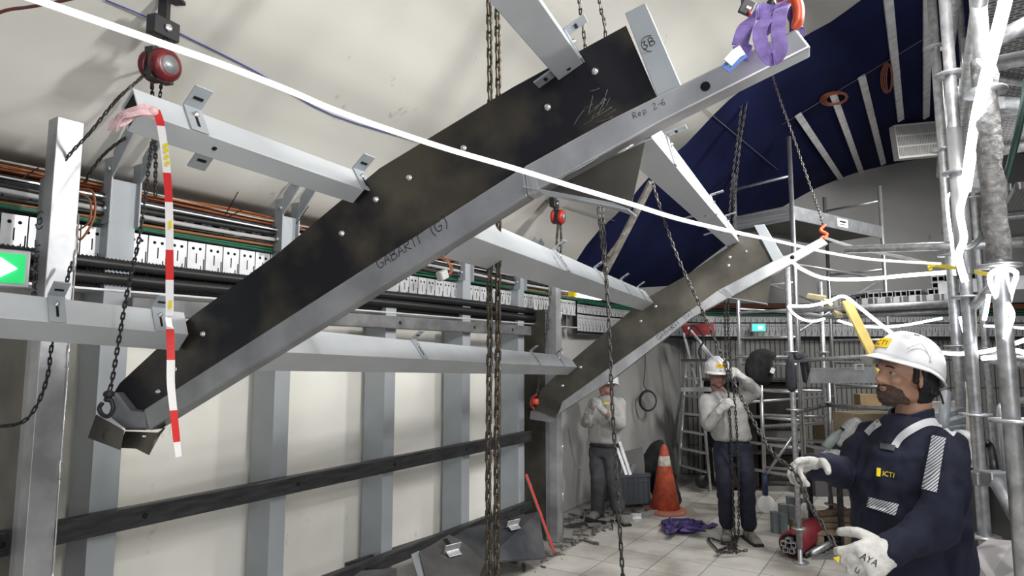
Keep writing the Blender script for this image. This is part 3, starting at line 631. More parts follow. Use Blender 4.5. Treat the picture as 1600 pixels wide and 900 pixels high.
M['sling_dark'] = mat('purple_sling_floor', (.085, .06, .20), .9, 0, .35, 14, bump=.4)
t = T('lifting_sling', 'purple webbing sling looped from the orange hook around the near rib end', 'sling', D(1195, 60, 1.72))
def strap(pix, w_, nm='webbing', m=M['sling'], sd=None, par=None):
    pts = [D(x, y, f - .15) for x, y, f in pix]; P = smooth_path(pts, 6)
    o = MB().ribbon(P, w_, .004, sd or (RT * .95 + UP * .15 - FW * .2)).build(nm, m, par or t); return o
strap([(1225, 8, 1.76), (1219, 20, 1.70), (1216, 50, 1.66), (1219, 78, 1.66), (1210, 92, 1.67), (1200, 88, 1.67), (1190, 70, 1.66), (1188, 45, 1.67), (1205, 22, 1.72), (1222, 12, 1.76)], .034)
strap([(1226, 10, 1.77), (1205, 20, 1.74), (1185, 18, 1.72), (1166, 40, 1.71), (1156, 70, 1.70)], .040, sd=(RT * .6 + UP * .7))
strap([(1156, 68, 1.70), (1163, 80, 1.70), (1172, 84, 1.71)], .040, sd=(RT * .6 + UP * .7))
strap([(1230, 14, 1.78), (1240, 34, 1.80), (1238, 62, 1.80), (1228, 76, 1.78)], .022, m=M['sling_dark'])
strap([(1210, 30, 1.76), (1200, 48, 1.76), (1190, 56, 1.76)], .018, m=M['sling_dark'])
strap([(1240, 40, 1.84), (1252, 44, 1.86), (1256, 56, 1.87)], .012)
lt = MB().ribbon([D(1160, 78, 1.52), D(1150, 84, 1.52), D(1137, 98, 1.52)], .026, .003, (RT * .6 + UP * .7)).build('white_label', M['white'], t)
lt = MB().ribbon([D(1137, 98, 1.525), D(1130, 104, 1.525), D(1138, 110, 1.525), D(1156, 94, 1.525), D(1166, 86, 1.525)], .010, .002, (RT * .6 + UP * .7)).build('blue_label', mat('blue_label', (.03, .14, .50), .5), t)
# chains -----------------------------------------------------------
cz = D(771, 10, 2.45); ztop = zv(cz.x)
for dx in (-6, 7):
    pts = []
    for y in range(-140, 1000, 60):
        pts.append(D(770 + dx + 2.5 * math.sin(y * .006) + (1 if y > 500 else 0) * 1.5, y, 2.45))
    p0 = pts[0]; pts = [V((p0.x, p0.y, zv(p0.x)))] + pts
    chain('load_chain', 'heavy rusty brown load chain hanging down the middle, %s strand' % ('left' if dx < 0 else 'right'), pts, M['chain_rust'], 4, 'heavy load chain strands', pitch=.036, wd=.030, r=.0055, sides=6)
def ch(lab, pix, m=M['chain'], pitch=.024, wd=.017, r=.003, name='hand_chain', **k):
    return chain(name, lab, [D(x, y, f) for x, y, f in pix], m, pitch=pitch, wd=wd, r=r, **k)
ch('long hand chain falling from under the near rib to the bottom edge', [(935, 325, 2.9), (941, 380, 2.85), (949, 460, 2.8), (953, 540, 2.75), (956, 620, 2.7), (962, 720, 2.65), (968, 820, 2.6), (975, 930, 2.6)], pitch=.030, wd=.020, r=.0036)
ch('return strand beside the long hand chain, ending near the pale purlin', [(941, 325, 2.92), (945, 380, 2.87), (949, 452, 2.82)], pitch=.03, wd=.018, r=.003)
ch('left thin chain rising to the vault behind the near rib top', [(900, -60, 2.5), (906, 10, 2.5), (912, 52, 2.5), (925, 180, 2.7), (935, 325, 2.9)], pitch=.026)
ch('right thin chain rising to the vault behind the near rib top', [(931, -60, 2.5), (938, 10, 2.5), (946, 52, 2.5), (946, 180, 2.7), (941, 325, 2.92)], pitch=.026)
GH = (1240, 736, 2.34)     # forward glove of the near worker
HL = (1318, 868, 2.12)     # lower glove
ch('hand chain slanting across the far rib into the near worker gloves', [(1006, 226, 3.3), (1015, 268, 3.3), (1030, 320, 3.25), (1058, 400, 3.2), (1095, 480, 3.1), (1130, 560, 3.0), (1168, 640, 2.75), (1205, 705, 2.5), GH, (1262, 780, 2.28), (1288, 825, 2.2), HL, (1335, 886, 2.1)], pitch=.028, wd=.019, r=.0034)
ch('left strand of the twin chains held by the far worker, hanging to the floor', [(1137, 405, 6.0), (1133, 480, 6.05), (1134, 560, 6.05), (1140, 640, 6.05), (1144, 740, 6.08), (1148, 838, 6.15)], pitch=.034, wd=.026, r=.0048)
ch('right strand of the twin chains held by the far worker, hanging to the floor', [(1143, 405, 6.0), (1138, 480, 6.05), (1140, 560, 6.05), (1149, 640, 6.05), (1154, 740, 6.08), (1154, 842, 6.12)], pitch=.034, wd=.026, r=.0048)
ch('left twin chain coming down from the blue vault behind the far rib', [(1163, 122, (PV(1163, 122, .05) - E0).dot(FW)), (1160, 150, 6.2), (1152, 220, 6.3), (1142, 300, 6.25), (1137, 405, 6.0)], pitch=.04, wd=.026, r=.005)
ch('right twin chain coming down from the blue vault behind the far rib', [(1170, 122, (PV(1170, 122, .05) - E0).dot(FW)), (1168, 150, 6.2), (1157, 220, 6.3), (1149, 300, 6.25), (1143, 405, 6.0)], pitch=.04, wd=.026, r=.005)
mb = MB(); r2 = random.Random(5)
for k in range(4):
    pts = [PZ(1150 + r2.uniform(-34, 14) * (k % 2 + .3), 842 + r2.uniform(-8, 22), .012 + .012 * k) for _ in range(5)]
    chain_mb(smooth_path(pts, 5), .034, .026, .0045, mb)
chain_mb([PZ(1153, 840, .02), PZ(1149, 852, .03), PZ(1152, 862, .01)], .034, .026, .0048, mb)
tag(mb.build('hand_chain', M['chain']), 'small heap of chain on the tiles at the far worker feet', 'chain')
ch('chain running over the navy vault down to the orange hook of the far rib', [(1203, 100, 5.6), (1209, 125, 5.6), (1222, 165, 5.5), (1240, 215, 5.45), (1262, 280, 5.35), (1280, 330, 5.2), (1287, 356, 5.15)], pitch=.032, wd=.024, r=.0045)
t = T('grab_hook', 'orange grab hook and clevis clipped on the right tip of the far rib', 'hook', D(1286, 370, 5.1))
mb = MB(); mb.tube(smooth_path([D(1289, 352, 5.12), D(1282, 360, 5.08), D(1292, 366, 5.08), D(1287, 374, 5.08)], 4), .014, 8); mb.build('clevis', M['orange'], t)
mb = MB(); mb.tube(smooth_path([D(1288, 370, 5.08), D(1283, 372, 5.08), D(1281, 382, 5.08), D(1286, 385, 5.08), D(1290, 378, 5.08)], 4), .011, 8); mb.build('hook_body', M['orange'], t)
ch('short twin load chain under the small red hoist', [(872, 352, 5.68), (870, 378, 5.68), (871, 405, 5.68)], pitch=.04, wd=.028, r=.006)
ch('second short load chain under the small red hoist', [(876, 352, 5.68), (877, 380, 5.68), (875, 408, 5.68)], pitch=.04, wd=.026, r=.0055)
mb = MB(); r6 = random.Random(4)
for k in range(16):
    x0, y0 = 925 + r6.gauss(0, 14), 178 + r6.gauss(0, 14); a_ = r6.uniform(.3, 1.4); L_ = r6.uniform(8, 34)
    mb.tube(smooth_path([PP(x0, y0, C1 + .0265), PP(x0 + L_ * .5 * math.cos(a_) + r6.uniform(-3, 3), y0 - L_ * .5 * math.sin(a_), C1 + .0265), PP(x0 + L_ * math.cos(a_), y0 - L_ * math.sin(a_), C1 + .0265)], 3), r6.uniform(.0008, .0022), 4)
o = mb.build('weld_scuffs', mat('scuff', (.20, .20, .19), .35, .7), R1); o['kind'] = 'stuff'
ch('thin chain from the small hoist down to the red hook at the far rib foot', [(861, 450, 5.7), (857, 490, 5.6), (850, 550, 5.6), (843, 595, 5.6), (838, 618, 5.6)], pitch=.04, wd=.022, r=.004)
t = T('grab_hook', 'small red grab hook at the foot of the far rib', 'hook', D(836, 630, 5.6))
mb = MB(); mb.tube(smooth_path([D(839, 616, 5.6), D(832, 622, 5.6), D(830, 632, 5.6), D(835, 640, 5.6)], 4), .012, 8); mb.build('clevis', M['red'], t)
mb = MB(); mb.lathe(D(837, 632, 5.58), [(.02, 0), (.028, .01), (.028, .04), (.02, .05)], 12, axis=UP); mb.build('hook_body', M['orange'], t)
# hoist 1 chains
ch('dark load chain from the red hoist passing behind the taped purlin end', [(238, 118, 2.62), (238, 150, 2.8), (243, 240, 2.7), (243, 275, 2.68), (243, 308, 2.66)], M['chain_dark'], .022, .018, .0038, name='load_chain')
ch('hand chain from the red hoist hanging down to the foot of the near rib', [(252, 118, 2.62), (250, 150, 2.75), (236, 232, 2.55), (228, 300, 2.45), (216, 380, 2.38), (200, 450, 2.32), (186, 530, 2.26), (176, 590, 2.22), (171, 612, 2.2)], M['chain_dark'], .022, .016, .003)
ch('slack chain from the red hoist over the taped purlin end to the tall stainless upright', [(232, 108, 2.8), (218, 124, 2.5), (190, 148, 2.45), (172, 168, 2.5), (140, 208, 2.55), (110, 240, 2.6), (92, 266, 2.62)], M['chain'], .022, .016, .003)
ch('chain from behind the taped purlin to the bracket of the first grey wall post', [(196, 215, 2.7), (178, 228, 2.75), (160, 244, 2.8), (142, 268, 2.85), (131, 290, 2.9)], M['chain'], .024, .017, .0035)
ch('chain running down the stainless upright at far left', [(112, 410, 2.58), (107, 430, 2.55), (101, 456, 2.52), (92, 500, 2.5), (80, 545, 2.48), (76, 580, 2.46), (64, 620, 2.42), (45, 652, 2.4), (22, 664, 2.36), (-20, 666, 2.3)], M['chain_dark'], .024, .017, .0032)
t = T('grab_hook', 'black swivel hook hanging at the foot of the near rib', 'hook', D(168, 630, 2.2))
mb = MB(); mb.ell(D(170, 616, 2.2), .018, .018, .014); mb.ell(D(169, 624, 2.2), .014, .014, .01); mb.build('swivel', M['black'], t)
mb = MB(); mb.tube(smooth_path([D(172, 622, 2.2), D(177, 638, 2.2), D(170, 650, 2.2), D(160, 648, 2.2), D(155, 638, 2.2), D(160, 630, 2.2)], 4), .0075, 8); mb.build('hook_body', M['black'], t)
# black power lead beside chain pair on left and thin cords on the vault
mb = MB(); mb.tube(smooth_path([PV(165, 0, .02), PV(232, 28, .02), PV(300, 62, .02), PV(400, 112, .02), PV(520, 180, .02), PV(660, 222, .02)], 4), .0035, 5)
tag(mb.build('string_line', mat('blue_cord', (.05, .06, .30), .6)), 'thin blue cord stretched across the white vault behind the light strip', 'cord')
mb = MB(); mb.tube(smooth_path([D(-20, 28, 1.5), D(10, 16, 1.5), D(45, 11, 1.5), D(85, 4, 1.5), D(130, -6, 1.5)], 5), .004, 8)
tag(mb.build('cord', mat('brown_cord', (.12, .03, .025), .6)), 'brown cord crossing the top left corner', 'cord')
for i, (a, b, lb) in enumerate([((884, 322), (960, 345), 'thin wire from the small red hoist to the navy vault'), ((1065, 140), (1215, 265), 'thin wire slanting over the navy vault behind the twin chains'), ((1222, 195), (1478, 40), 'thin wire running along the navy vault over the orange wire coils')]):
    P = [PV(a[0] + (b[0] - a[0]) * k / 6, a[1] + (b[1] - a[1]) * k / 6, .03) for k in range(7)]
    tag(MB().tube(P, .004, 5).build('wire', mat('thin_wire', (.12, .12, .13), .5)), lb, 'wire')
# orange wire coils on the navy vault
for (cx, cy, rx, ry, lb) in ((1303, 154, 22, 11, 'orange wire coil hanging on the navy vault, the flatter one'), (1386, 122, 10, 24, 'orange wire coil by the second white batten, the taller one')):
    mb = MB()
    for k in range(4):
        mb.tube([PV(cx + (rx - k * 2.0) * math.cos(a * .5236) + k, cy + (ry - k * 1.2) * math.sin(a * .5236) + .25 * (rx - k) * math.cos(a * .5236) * (-.5), .04 + .012 * k) for a in range(12)], .006, 5, closed=True)
    tag(mb.build('wire_coil', cm[0]), lb, 'wire coil')
# white battens along the vault
for i, (a, b) in enumerate([((1247, 178), (1315, 280)), ((1301, 145), (1347, 272)), ((1346, 118), (1381, 258)), ((1386, -20), (1408, 190)), ((1450, -20), (1447, 186))]):
    p, q = PV(*a, .02), PV(*b, .02); n = 8; P = []
    for k in range(n + 1):
        m_ = p.lerp(q, .97 * k / n); P.append(V((m_.x, m_.y, zv(m_.x) - .03)))
    tag(bevel(MB().ribbon(P, .075, .025, (1, 0, .5)).build('batten', mat('batten_white', (.55, .55, .55), .5, 0, .2, 9))), ['leftmost', 'second', 'middle', 'fourth', 'rightmost'][i] + ' white batten fixed along the navy vault', 'batten', 'white battens on the navy vault')
# vent panel at the end
t = T('vent_panel', 'white slatted vent panel hanging at the top of the grey end wall', 'vent', D(1440, 218, 8.2))
P = [D(1397, 195, 8.1), D(1484, 187, 8.0), D(1486, 240, 8.0), D(1405, 248, 8.1)]
bevel(MB().prism(P, FW * .12).build('panel_frame', mat('vent_white', (.62, .62, .60), .6), t), .004)
mb = MB()
for k in range(1, 34):
    a = P[0].lerp(P[1], k / 34); b = P[3].lerp(P[2], k / 34); 
    for s_, e_ in ((.06, .32), (.37, .63), (.68, .94)): mb.beam(a.lerp(b, s_) - FW * .004, a.lerp(b, e_) - FW * .004, .008, .008, side=RT)
mb.build('slats', mat('vent_slat', (.30, .30, .30), .7), t)
# barrier tape on the purlin end
def tape_material():
    m = mat('barrier_tape', (.8, .8, .8), .45); N, L, b = nodes_of(m); g = N.new('ShaderNodeTexCoord'); s = N.new('ShaderNodeSeparateXYZ'); L.new(g.outputs['Object'], s.inputs[0])
    w_ = N.new('ShaderNodeMath'); w_.operation = 'MULTIPLY'; w_.inputs[1].default_value = 1 / .175; L.new(s.outputs[2], w_.inputs[0]); ad = N.new('ShaderNodeMath'); ad.inputs[1].default_value = 10.19; L.new(w_.outputs[0], ad.inputs[0]); w_ = ad; f = N.new('ShaderNodeMath'); f.operation = 'FRACT'; L.new(w_.outputs[0], f.inputs[0])
    r = N.new('ShaderNodeValToRGB'); r.color_ramp.interpolation = 'CONSTANT'; r.color_ramp.elements[0].color = (.62, .02, .02, 1); r.color_ramp.elements[1].position = .38; r.color_ramp.elements[1].color = (.80, .78, .78, 1)
    L.new(f.outputs[0], r.inputs[0]); L.new(r.outputs[0], b.inputs['Base Color']); return m
t = T('barrier_tape', 'red and white barrier tape knotted on the purlin end and hanging down', 'barrier tape', D(246, 180, 1.42))
M['tape'] = tape_material()
P = smooth_path([D(x, y, f) for x, y, f in [(244, 172, 1.42), (250, 190, 1.40), (255, 220, 1.40), (260, 260, 1.40), (264, 320, 1.40), (265, 400, 1.40), (265, 460, 1.40), (265, 490, 1.40), (263, 498, 1.40), (266, 520, 1.40), (267, 560, 1.40), (267, 600, 1.40), (272, 650, 1.40), (279, 714, 1.40)]], 5)
sds = []; n = len(P)
for i in range(n):
    a = .25 + (1.0 if 36 < i < 44 else 0) + .9 * max(0, (i - 44) / 20)
    sds.append(RT * math.cos(a) + FW * math.sin(a))
MB().ribbon(P, .016, .0006, sds).build('tape_tail', M['tape'], t)
mb = MB(); mb.ribbon(smooth_path([D(244, 178, 1.42), D(225, 172, 1.40), D(205, 178, 1.37), D(185, 190, 1.36), D(170, 196, 1.37)], 5), .028, .002, (UP * .9 + RT * .4)); mb.ribbon(smooth_path([D(240, 176, 1.41), D(215, 176, 1.38), D(192, 184, 1.35), D(184, 204, 1.36)], 5), .016, .002, (UP * .7 + FW * .6))
mb.ell(D(240, 175, 1.41), .012, .01, .012, seg=8, rings=6); mb.build('tape_knot', mat('tape_pink', (.72, .50, .52), .5, 0, .3, 25, bump=.4), t)
mb = MB()
for y0 in (224, 232, 242, 252): mb.ribbon([D(258 + (y0 - 224) * .1, y0, 1.396), D(259 + (y0 - 224) * .1, y0 + 6, 1.396)], .010, .0006, RT)
for y0 in (345, 470): mb.ribbon([D(266, y0, 1.396), D(266, y0 + 12, 1.396)], .007, .0006, RT)
mb.build('yellow_print', M['yellow'], t)
# white light strip across the picture and straps
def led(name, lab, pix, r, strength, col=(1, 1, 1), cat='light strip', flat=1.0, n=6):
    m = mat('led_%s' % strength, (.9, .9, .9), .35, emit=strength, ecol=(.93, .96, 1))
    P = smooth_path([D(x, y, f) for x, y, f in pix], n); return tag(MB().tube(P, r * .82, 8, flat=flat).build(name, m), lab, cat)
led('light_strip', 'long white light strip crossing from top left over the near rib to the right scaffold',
    [(-30, -28, 1.0), (60, 1, 1.0), (150, 32, 1.02), (250, 67, 1.08), (350, 102, 1.15), (450, 141, 1.25), (520, 171, 1.33), (600, 200, 1.42), (700, 233, 1.48), (800, 262, 1.54), (900, 293, 1.60), (980, 317, 1.68), (1060, 342, 1.9), (1140, 361, 2.2), (1220, 378, 2.7), (1290, 394, 2.95), (1350, 404, 3.1), (1410, 409, 3.2), (1470, 412, 3.2)], .0068, .7, flat=1.2)
tag(MB().ribbon(smooth_path([D(1290, 372, 4.6), D(1340, 388, 4.2), D(1400, 400, 3.8), D(1455, 413, 3.4)], 4), .018, .003, UP).build('strap', mat('white_strap', (.75, .75, .74), .6)), 'thin white strap from the far rib tip to the yellow ratchet strap', 'strap')
t = T('ratchet_strap', 'yellow strap tied to the scaffold on the right, with dangling end', 'strap', D(1500, 424, 3.2))
MB().ribbon(smooth_path([D(1458, 414, 3.4), D(1500, 420, 3.2), D(1550, 430, 2.9)], 4), .018, .004, UP).build('webbing', M['yellow'], t)
MB().ribbon(smooth_path([D(1462, 414, 3.38), D(1452, 416, 3.4), D(1455, 422, 3.4)], 4), .02, .004, UP).build('loose_end', M['yellow'], t)
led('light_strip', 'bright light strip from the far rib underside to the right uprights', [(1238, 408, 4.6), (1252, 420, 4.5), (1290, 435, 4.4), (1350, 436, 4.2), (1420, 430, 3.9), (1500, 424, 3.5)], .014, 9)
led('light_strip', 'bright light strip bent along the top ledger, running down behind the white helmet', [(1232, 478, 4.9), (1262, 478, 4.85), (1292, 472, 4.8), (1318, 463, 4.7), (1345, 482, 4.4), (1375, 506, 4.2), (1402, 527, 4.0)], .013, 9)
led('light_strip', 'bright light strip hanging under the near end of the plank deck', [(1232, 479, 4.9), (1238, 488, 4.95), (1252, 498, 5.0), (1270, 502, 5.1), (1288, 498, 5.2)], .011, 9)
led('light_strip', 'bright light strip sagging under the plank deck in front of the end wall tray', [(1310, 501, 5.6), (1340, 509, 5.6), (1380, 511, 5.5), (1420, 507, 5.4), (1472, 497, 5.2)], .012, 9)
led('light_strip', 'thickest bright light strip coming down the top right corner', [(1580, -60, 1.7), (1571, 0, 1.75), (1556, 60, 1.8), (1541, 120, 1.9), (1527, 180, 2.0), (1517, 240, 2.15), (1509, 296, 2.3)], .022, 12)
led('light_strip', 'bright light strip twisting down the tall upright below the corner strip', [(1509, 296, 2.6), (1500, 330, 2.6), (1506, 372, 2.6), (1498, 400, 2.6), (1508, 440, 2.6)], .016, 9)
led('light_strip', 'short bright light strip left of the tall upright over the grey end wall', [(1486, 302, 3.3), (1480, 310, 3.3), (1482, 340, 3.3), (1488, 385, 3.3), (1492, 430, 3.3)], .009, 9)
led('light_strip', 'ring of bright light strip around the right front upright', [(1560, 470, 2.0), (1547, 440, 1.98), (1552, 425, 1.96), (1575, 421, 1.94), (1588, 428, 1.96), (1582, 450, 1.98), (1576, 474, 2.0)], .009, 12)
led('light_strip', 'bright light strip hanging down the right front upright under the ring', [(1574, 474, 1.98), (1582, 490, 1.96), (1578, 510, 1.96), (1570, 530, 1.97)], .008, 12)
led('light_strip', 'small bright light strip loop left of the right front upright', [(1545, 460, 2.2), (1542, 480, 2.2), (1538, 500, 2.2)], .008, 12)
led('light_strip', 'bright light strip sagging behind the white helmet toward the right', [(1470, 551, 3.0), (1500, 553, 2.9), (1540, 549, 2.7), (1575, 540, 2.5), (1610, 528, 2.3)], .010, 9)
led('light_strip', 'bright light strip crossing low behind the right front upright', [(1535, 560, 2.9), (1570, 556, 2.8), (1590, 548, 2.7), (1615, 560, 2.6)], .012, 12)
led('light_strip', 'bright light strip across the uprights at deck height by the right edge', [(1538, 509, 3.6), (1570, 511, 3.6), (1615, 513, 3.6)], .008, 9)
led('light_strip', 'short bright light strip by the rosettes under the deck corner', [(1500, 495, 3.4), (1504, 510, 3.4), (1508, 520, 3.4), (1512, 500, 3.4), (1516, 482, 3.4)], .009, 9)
# ================================================================ SCAFFOLDS
def rosette(p, par, r=.06): MB().lathe(V(p) - UP * .005, [(r, 0), (r, .010)], 16).build('rosette', M['scaf'], par)
def clamp(p, par, s=.04): bevel(MB().obox(p, RT, FW, UP, s, s * .8, s * .7).build('coupler', M['inoxd'], par), .006)
def perforated(name, c1=(.50, .51, .52), sx=.05, sy=.028):
    m = mat(name, c1, .4, .6); N, L, b = nodes_of(m); tc = N.new('ShaderNodeTexCoord'); br = N.new('ShaderNodeTexBrick'); L.new(tc.outputs['Object'], br.inputs['Vector'])
    br.offset = .5; br.inputs['Scale'].default_value = 1; br.inputs['Brick Width'].default_value = sx; br.inputs['Row Height'].default_value = sy; br.inputs['Mortar Size'].default_value = .0065; br.inputs['Mortar Smooth'].default_value = .3
    br.inputs['Color1'].default_value = (.07, .07, .07, 1); br.inputs['Color2'].default_value = (.16, .16, .16, 1); br.inputs['Mortar'].default_value = (*c1, 1); L.new(br.outputs['Color'], b.inputs['Base Color']); return m
M['perf'] = perforated('perforated_deck')
XR = .22
t = T('scaffold', 'tall galvanised scaffold along the right edge with perforated decks overhead', 'scaffold', (XR, 3, 0)); RS = t
def upright(x, y, z0, z1, par, r=.024, ros=(.35, .85, 1.35, 1.85, 2.35, 2.85), m=None, nm='upright'):
    o = MB().cyl((x, y, z0), (x, y, z1), r, 14).build(nm, m or M['scaf'], par)
    for z in ros: rosette((x, y, z), o)
    return o
def gp(px, py, f): p = D(px, py, f); return p.x, p.y
x, y = gp(1576, 600, 2.0); upright(x, y, 0, 4.45, t, ros=(1.55, 2.03, 2.6, 3.2)); u4 = (x, y)
x, y = gp(1521, 600, 2.75); upright(x, y, 0, 4.45, t, ros=(.5, 1.0, 1.5, 2.0, 2.55, 3.0)); u3 = (x, y)
x, y = gp(1499, 600, 3.5); upright(x, y, 0, 4.6, t, ros=(1.3, 1.8, 2.3, 2.9, 3.5)); u1 = (x, y)
x, y = gp(1519, 600, 4.1); upright(x, y, 0, 4.6, t, ros=(1.3, 1.8, 2.9, 3.5)); u2 = (x, y)
x, y = gp(1545, 600, 4.6); upright(x, y, 0, 4.6, t, ros=(1.8, 2.9))
MB().tube([(u3[0], u3[1], 2.1), (u3[0], u3[1], 2.75)], .033, 14).build('sleeve', M['alu'], t)
mb = MB(); P = [V((u4[0] + .004 * math.sin(k * 2.1), u4[1], 2.05 + k * .06)) for k in range(12)]; mb.tube(P, [.034 + .004 * math.sin(k * 3.3) for k in range(12)], 12)
mb.build('plaster_crust', mat('plaster_crust', (.26, .255, .25), .8, 0, .4, 40, bump=.8), t)
def tube_part(p, q, par, r=.024, nm='ledger', m=None): return MB().cyl(p, q, r, 12).build(nm, m or M['scaf'], par)
for z, ya, yb in ((2.9, 2.2, 7.2), (3.45, 2.2, 7.2), (1.55, 4.5, 7.0)): tube_part((XR, ya, z), (XR, yb, z), t)
tube_part(D(1322, 390, 3.9), D(1600, 380, 3.2), t)
tube_part(D(1488, 250, 3.45), D(1620, 226, 2.9), t); tube_part(D(1545, 160, 2.6), D(1640, 170, 2.4), t, .03)
tube_part(D(1540, 70, 2.4), D(1640, 20, 2.2), t, .03)
for (a, b, r) in (((1553, 747, 2.5), (1612, 850, 2.2), .024), ((1508, 60, 3.6), (1530, 300, 3.7), .024), ((1528, -20, 3.2), (1548, 160, 3.2), .024), ((1560, 440, 2.2), (1515, 485, 2.9), .02), ((1535, 560, 3.3), (1620, 575, 3.2), .02), ((1500, 553, 3.6), (1620, 560, 3.3), .02)):
    tube_part(D(*a), D(*b), t, r, 'brace')
clamp(D(1513, 289, 2.8), t, .035); clamp(D(1548, 165, 2.55), t, .04); clamp(D(1556, 748, 2.5), t, .04); clamp(D(1533, 747, 2.75), t, .04)
# overhead decks: planks with perforations
def plank(par, a, b, wdir, wd, th=.05, nm='deck_plank', m=None):
    a, b = V(a), V(b); d = (b - a).normalized(); w_ = V(wdir).normalized(); o = MB().obox((a + b) / 2, d, w_, d.cross(w_), (b - a).length / 2, wd / 2, th / 2).build(nm, m or M['perf'], par); return bevel(o, .004)
for k in range(4):
    plank(t, (XR + .22 + .34 * k, 2.0, 3.25), (XR + .22 + .34 * k, 3.85, 3.25), (1, 0, 0), .32)
    plank(t, (XR + .22 + .34 * k, 3.95, 3.25), (XR + .22 + .34 * k, 5.6, 3.25), (1, 0, 0), .32)
    plank(t, (XR + .22 + .34 * k, 5.7, 2.95), (XR + .22 + .34 * k, 8.0, 2.95), (1, 0, 0), .32)
for y in (2.9, 3.9, 4.7, 5.6, 6.6, 7.9): tube_part((XR, y, 3.19 if y < 5.65 else 2.89), (XR + 1.6, y, 3.19 if y < 5.65 else 2.89), t, .026, 'transom')
for y in (3.9, 5.65, 7.9): upright(XR + 1.55, y, 0, 4.4, t, ros=(1.5, 2.5))
tube_part((XR, 3.9, 3.2), (XR + 1.5, 5.6, 3.2), t, .02, 'brace')
# wire mesh strip and toe board along the corner strip
tb = MB(); tb.prism([D(1504, 95, 3.9), D(1516, 95, 3.9), D(1504, 200, 3.9), D(1495, 200, 3.9)], FW * .02)
tag(tb.build('board', mat('pale_board', (.58, .56, .50), .6, 0, .15, 9)), 'narrow pale board standing between the uprights at top right', 'board')
# green hose in front of right uprights
tag(MB().tube(smooth_path([D(1610, 90, 1.9), D(1598, 170, 1.9), D(1585, 230, 1.95), D(1566, 300, 2.0), D(1545, 345, 2.1), D(1530, 375, 2.3), D(1510, 388, 2.6), D(1495, 378, 2.8)], 6), .010, 8).build('hose', mat('green_hose', (.008, .035, .028), .5)), 'dark green hose hanging down across the right scaffold', 'hose')
tag(MB().tube(smooth_path([D(1494, 250, 3.4), D(1503, 270, 3.3), D(1500, 300, 3.3), D(1492, 340, 3.3), D(1494, 385, 3.3), D(1508, 392, 3.1), D(1530, 375, 3.0)], 6), .004, 6).build('wire', M['black']), 'thin black wire looping down the left upright of the right scaffold', 'wire')
# ---- plank deck bay in the middle distance
t = T('scaffold', 'low galvanised scaffold bay carrying a plank deck with stacked profiles', 'scaffold', D(1250, 840, 5.6)); BS = t
A = G(2.45, 5.65, 0); B = G(3.30, 4.75, 0); A2 = G(2.45, 5.65, 0) + G(.72, .9, 0); B2 = B + G(.62, .8, 0)
ZD = 2.14
for p, zt in ((A, 2.55), (B, 3.6), (A2, 2.5), (B2, 2.6)):
    upright(p.x, p.y, .12, zt, t, ros=(.28, .8, 1.28, 1.78)); MB().lathe((p.x, p.y, 0), [(.07, 0), (.07, .008), (.02, .012), (.018, .2)], 12).build('base_jack', M['inoxd'], t)
for p, q in ((A, B), (A2, B2), (A, A2), (B, B2)):
    tube_part(p + UP * ZD, q + UP * ZD, t)
    if (p, q) != (A, B): tube_part(p + UP * 1.25, q + UP * 1.25, t, .02)
tube_part(A + UP * 1.25, A2 + UP * 1.25, t, .02)
for k in range(3):
    off = (A2 - A) * ((k + .5) / 3)
    d = (B - A); plank(t, A + off + d * .30 + UP * (ZD + .05), B + off + UP * (ZD + .05), (A2 - A), .30, .05, m=M['perf'])
tube_part(A + UP * 1.70, B + UP * 1.78, t, .018, 'ledger')
# profiles stacked on the deck: open box extrusions seen from their ends
M['prof'] = mat('alu_profile', (.50, .50, .50), .45, .6, .2, 20)
pd = (A2 - A).normalized(); pw = (B - A).normalized()
def profile(c, lab, L=.7):
    o = MB(); n = pw.cross(pd).normalized(); 
    for s_ in (-1, 1): o.hollow(c + pw * (.021 * s_), c + pw * (.021 * s_) + pd * L, .042, .042, side=pw, t=.004)
    o.obox(c + pd * (L / 2) - n * 0 + UP * .0225, pw, pd, UP, .05, L / 2, .0015)
    tag(o.build('metal_profile', M['prof']), lab, 'profile', 'hollow metal profiles stacked on the plank deck')
base = A + pd * .10 + UP * (ZD + .10); Ld = (B - A).length
for k in range(5): profile(base + pw * (Ld * .46 + k * .10), 'hollow metal profile of the single layer on the plank deck, %s from the left' % ['first', 'second', 'third', 'fourth', 'fifth'][k])
for r_ in range(3):
    for k in range(4 if r_ == 0 else 3): profile(base + pw * (Ld * .46 + .53 + (k + (.3 if r_ else 0)) * .10) + UP * (.049 * r_), 'hollow metal profile in the %s layer of the deck stack, %s from the left' % (['bottom', 'middle', 'top'][r_], ['first', 'second', 'third', 'fourth'][k]))
mb = MB(); pb = A + pd * .05 + pw * Ld * .995 + UP * (ZD + .12); mb.beam(pb - pw * .10, pb + pw * .45, .09, .008, side=UP); mb.beam(pb - pw * .10 + UP * .045, pb + pw * .45 + UP * .045, .008, .03, side=UP)
tag(mb.build('steel_angle', M['alu']), 'dented pale steel angle at the right end of the plank deck', 'steel angle')
for i in range(4):
    a = D(1318 + i * 6, 462 - i * 1, 5.2); b = D(1348 + i * 10, 470 - i * 6, 5.4); mb = MB(); mb.beam(a, b, .012, .03, side=UP)
    tag(mb.build('offcut', M['inoxd']), 'thin metal offcut poking from the left end of the profile stack', 'offcut', 'metal offcuts left of the profiles')
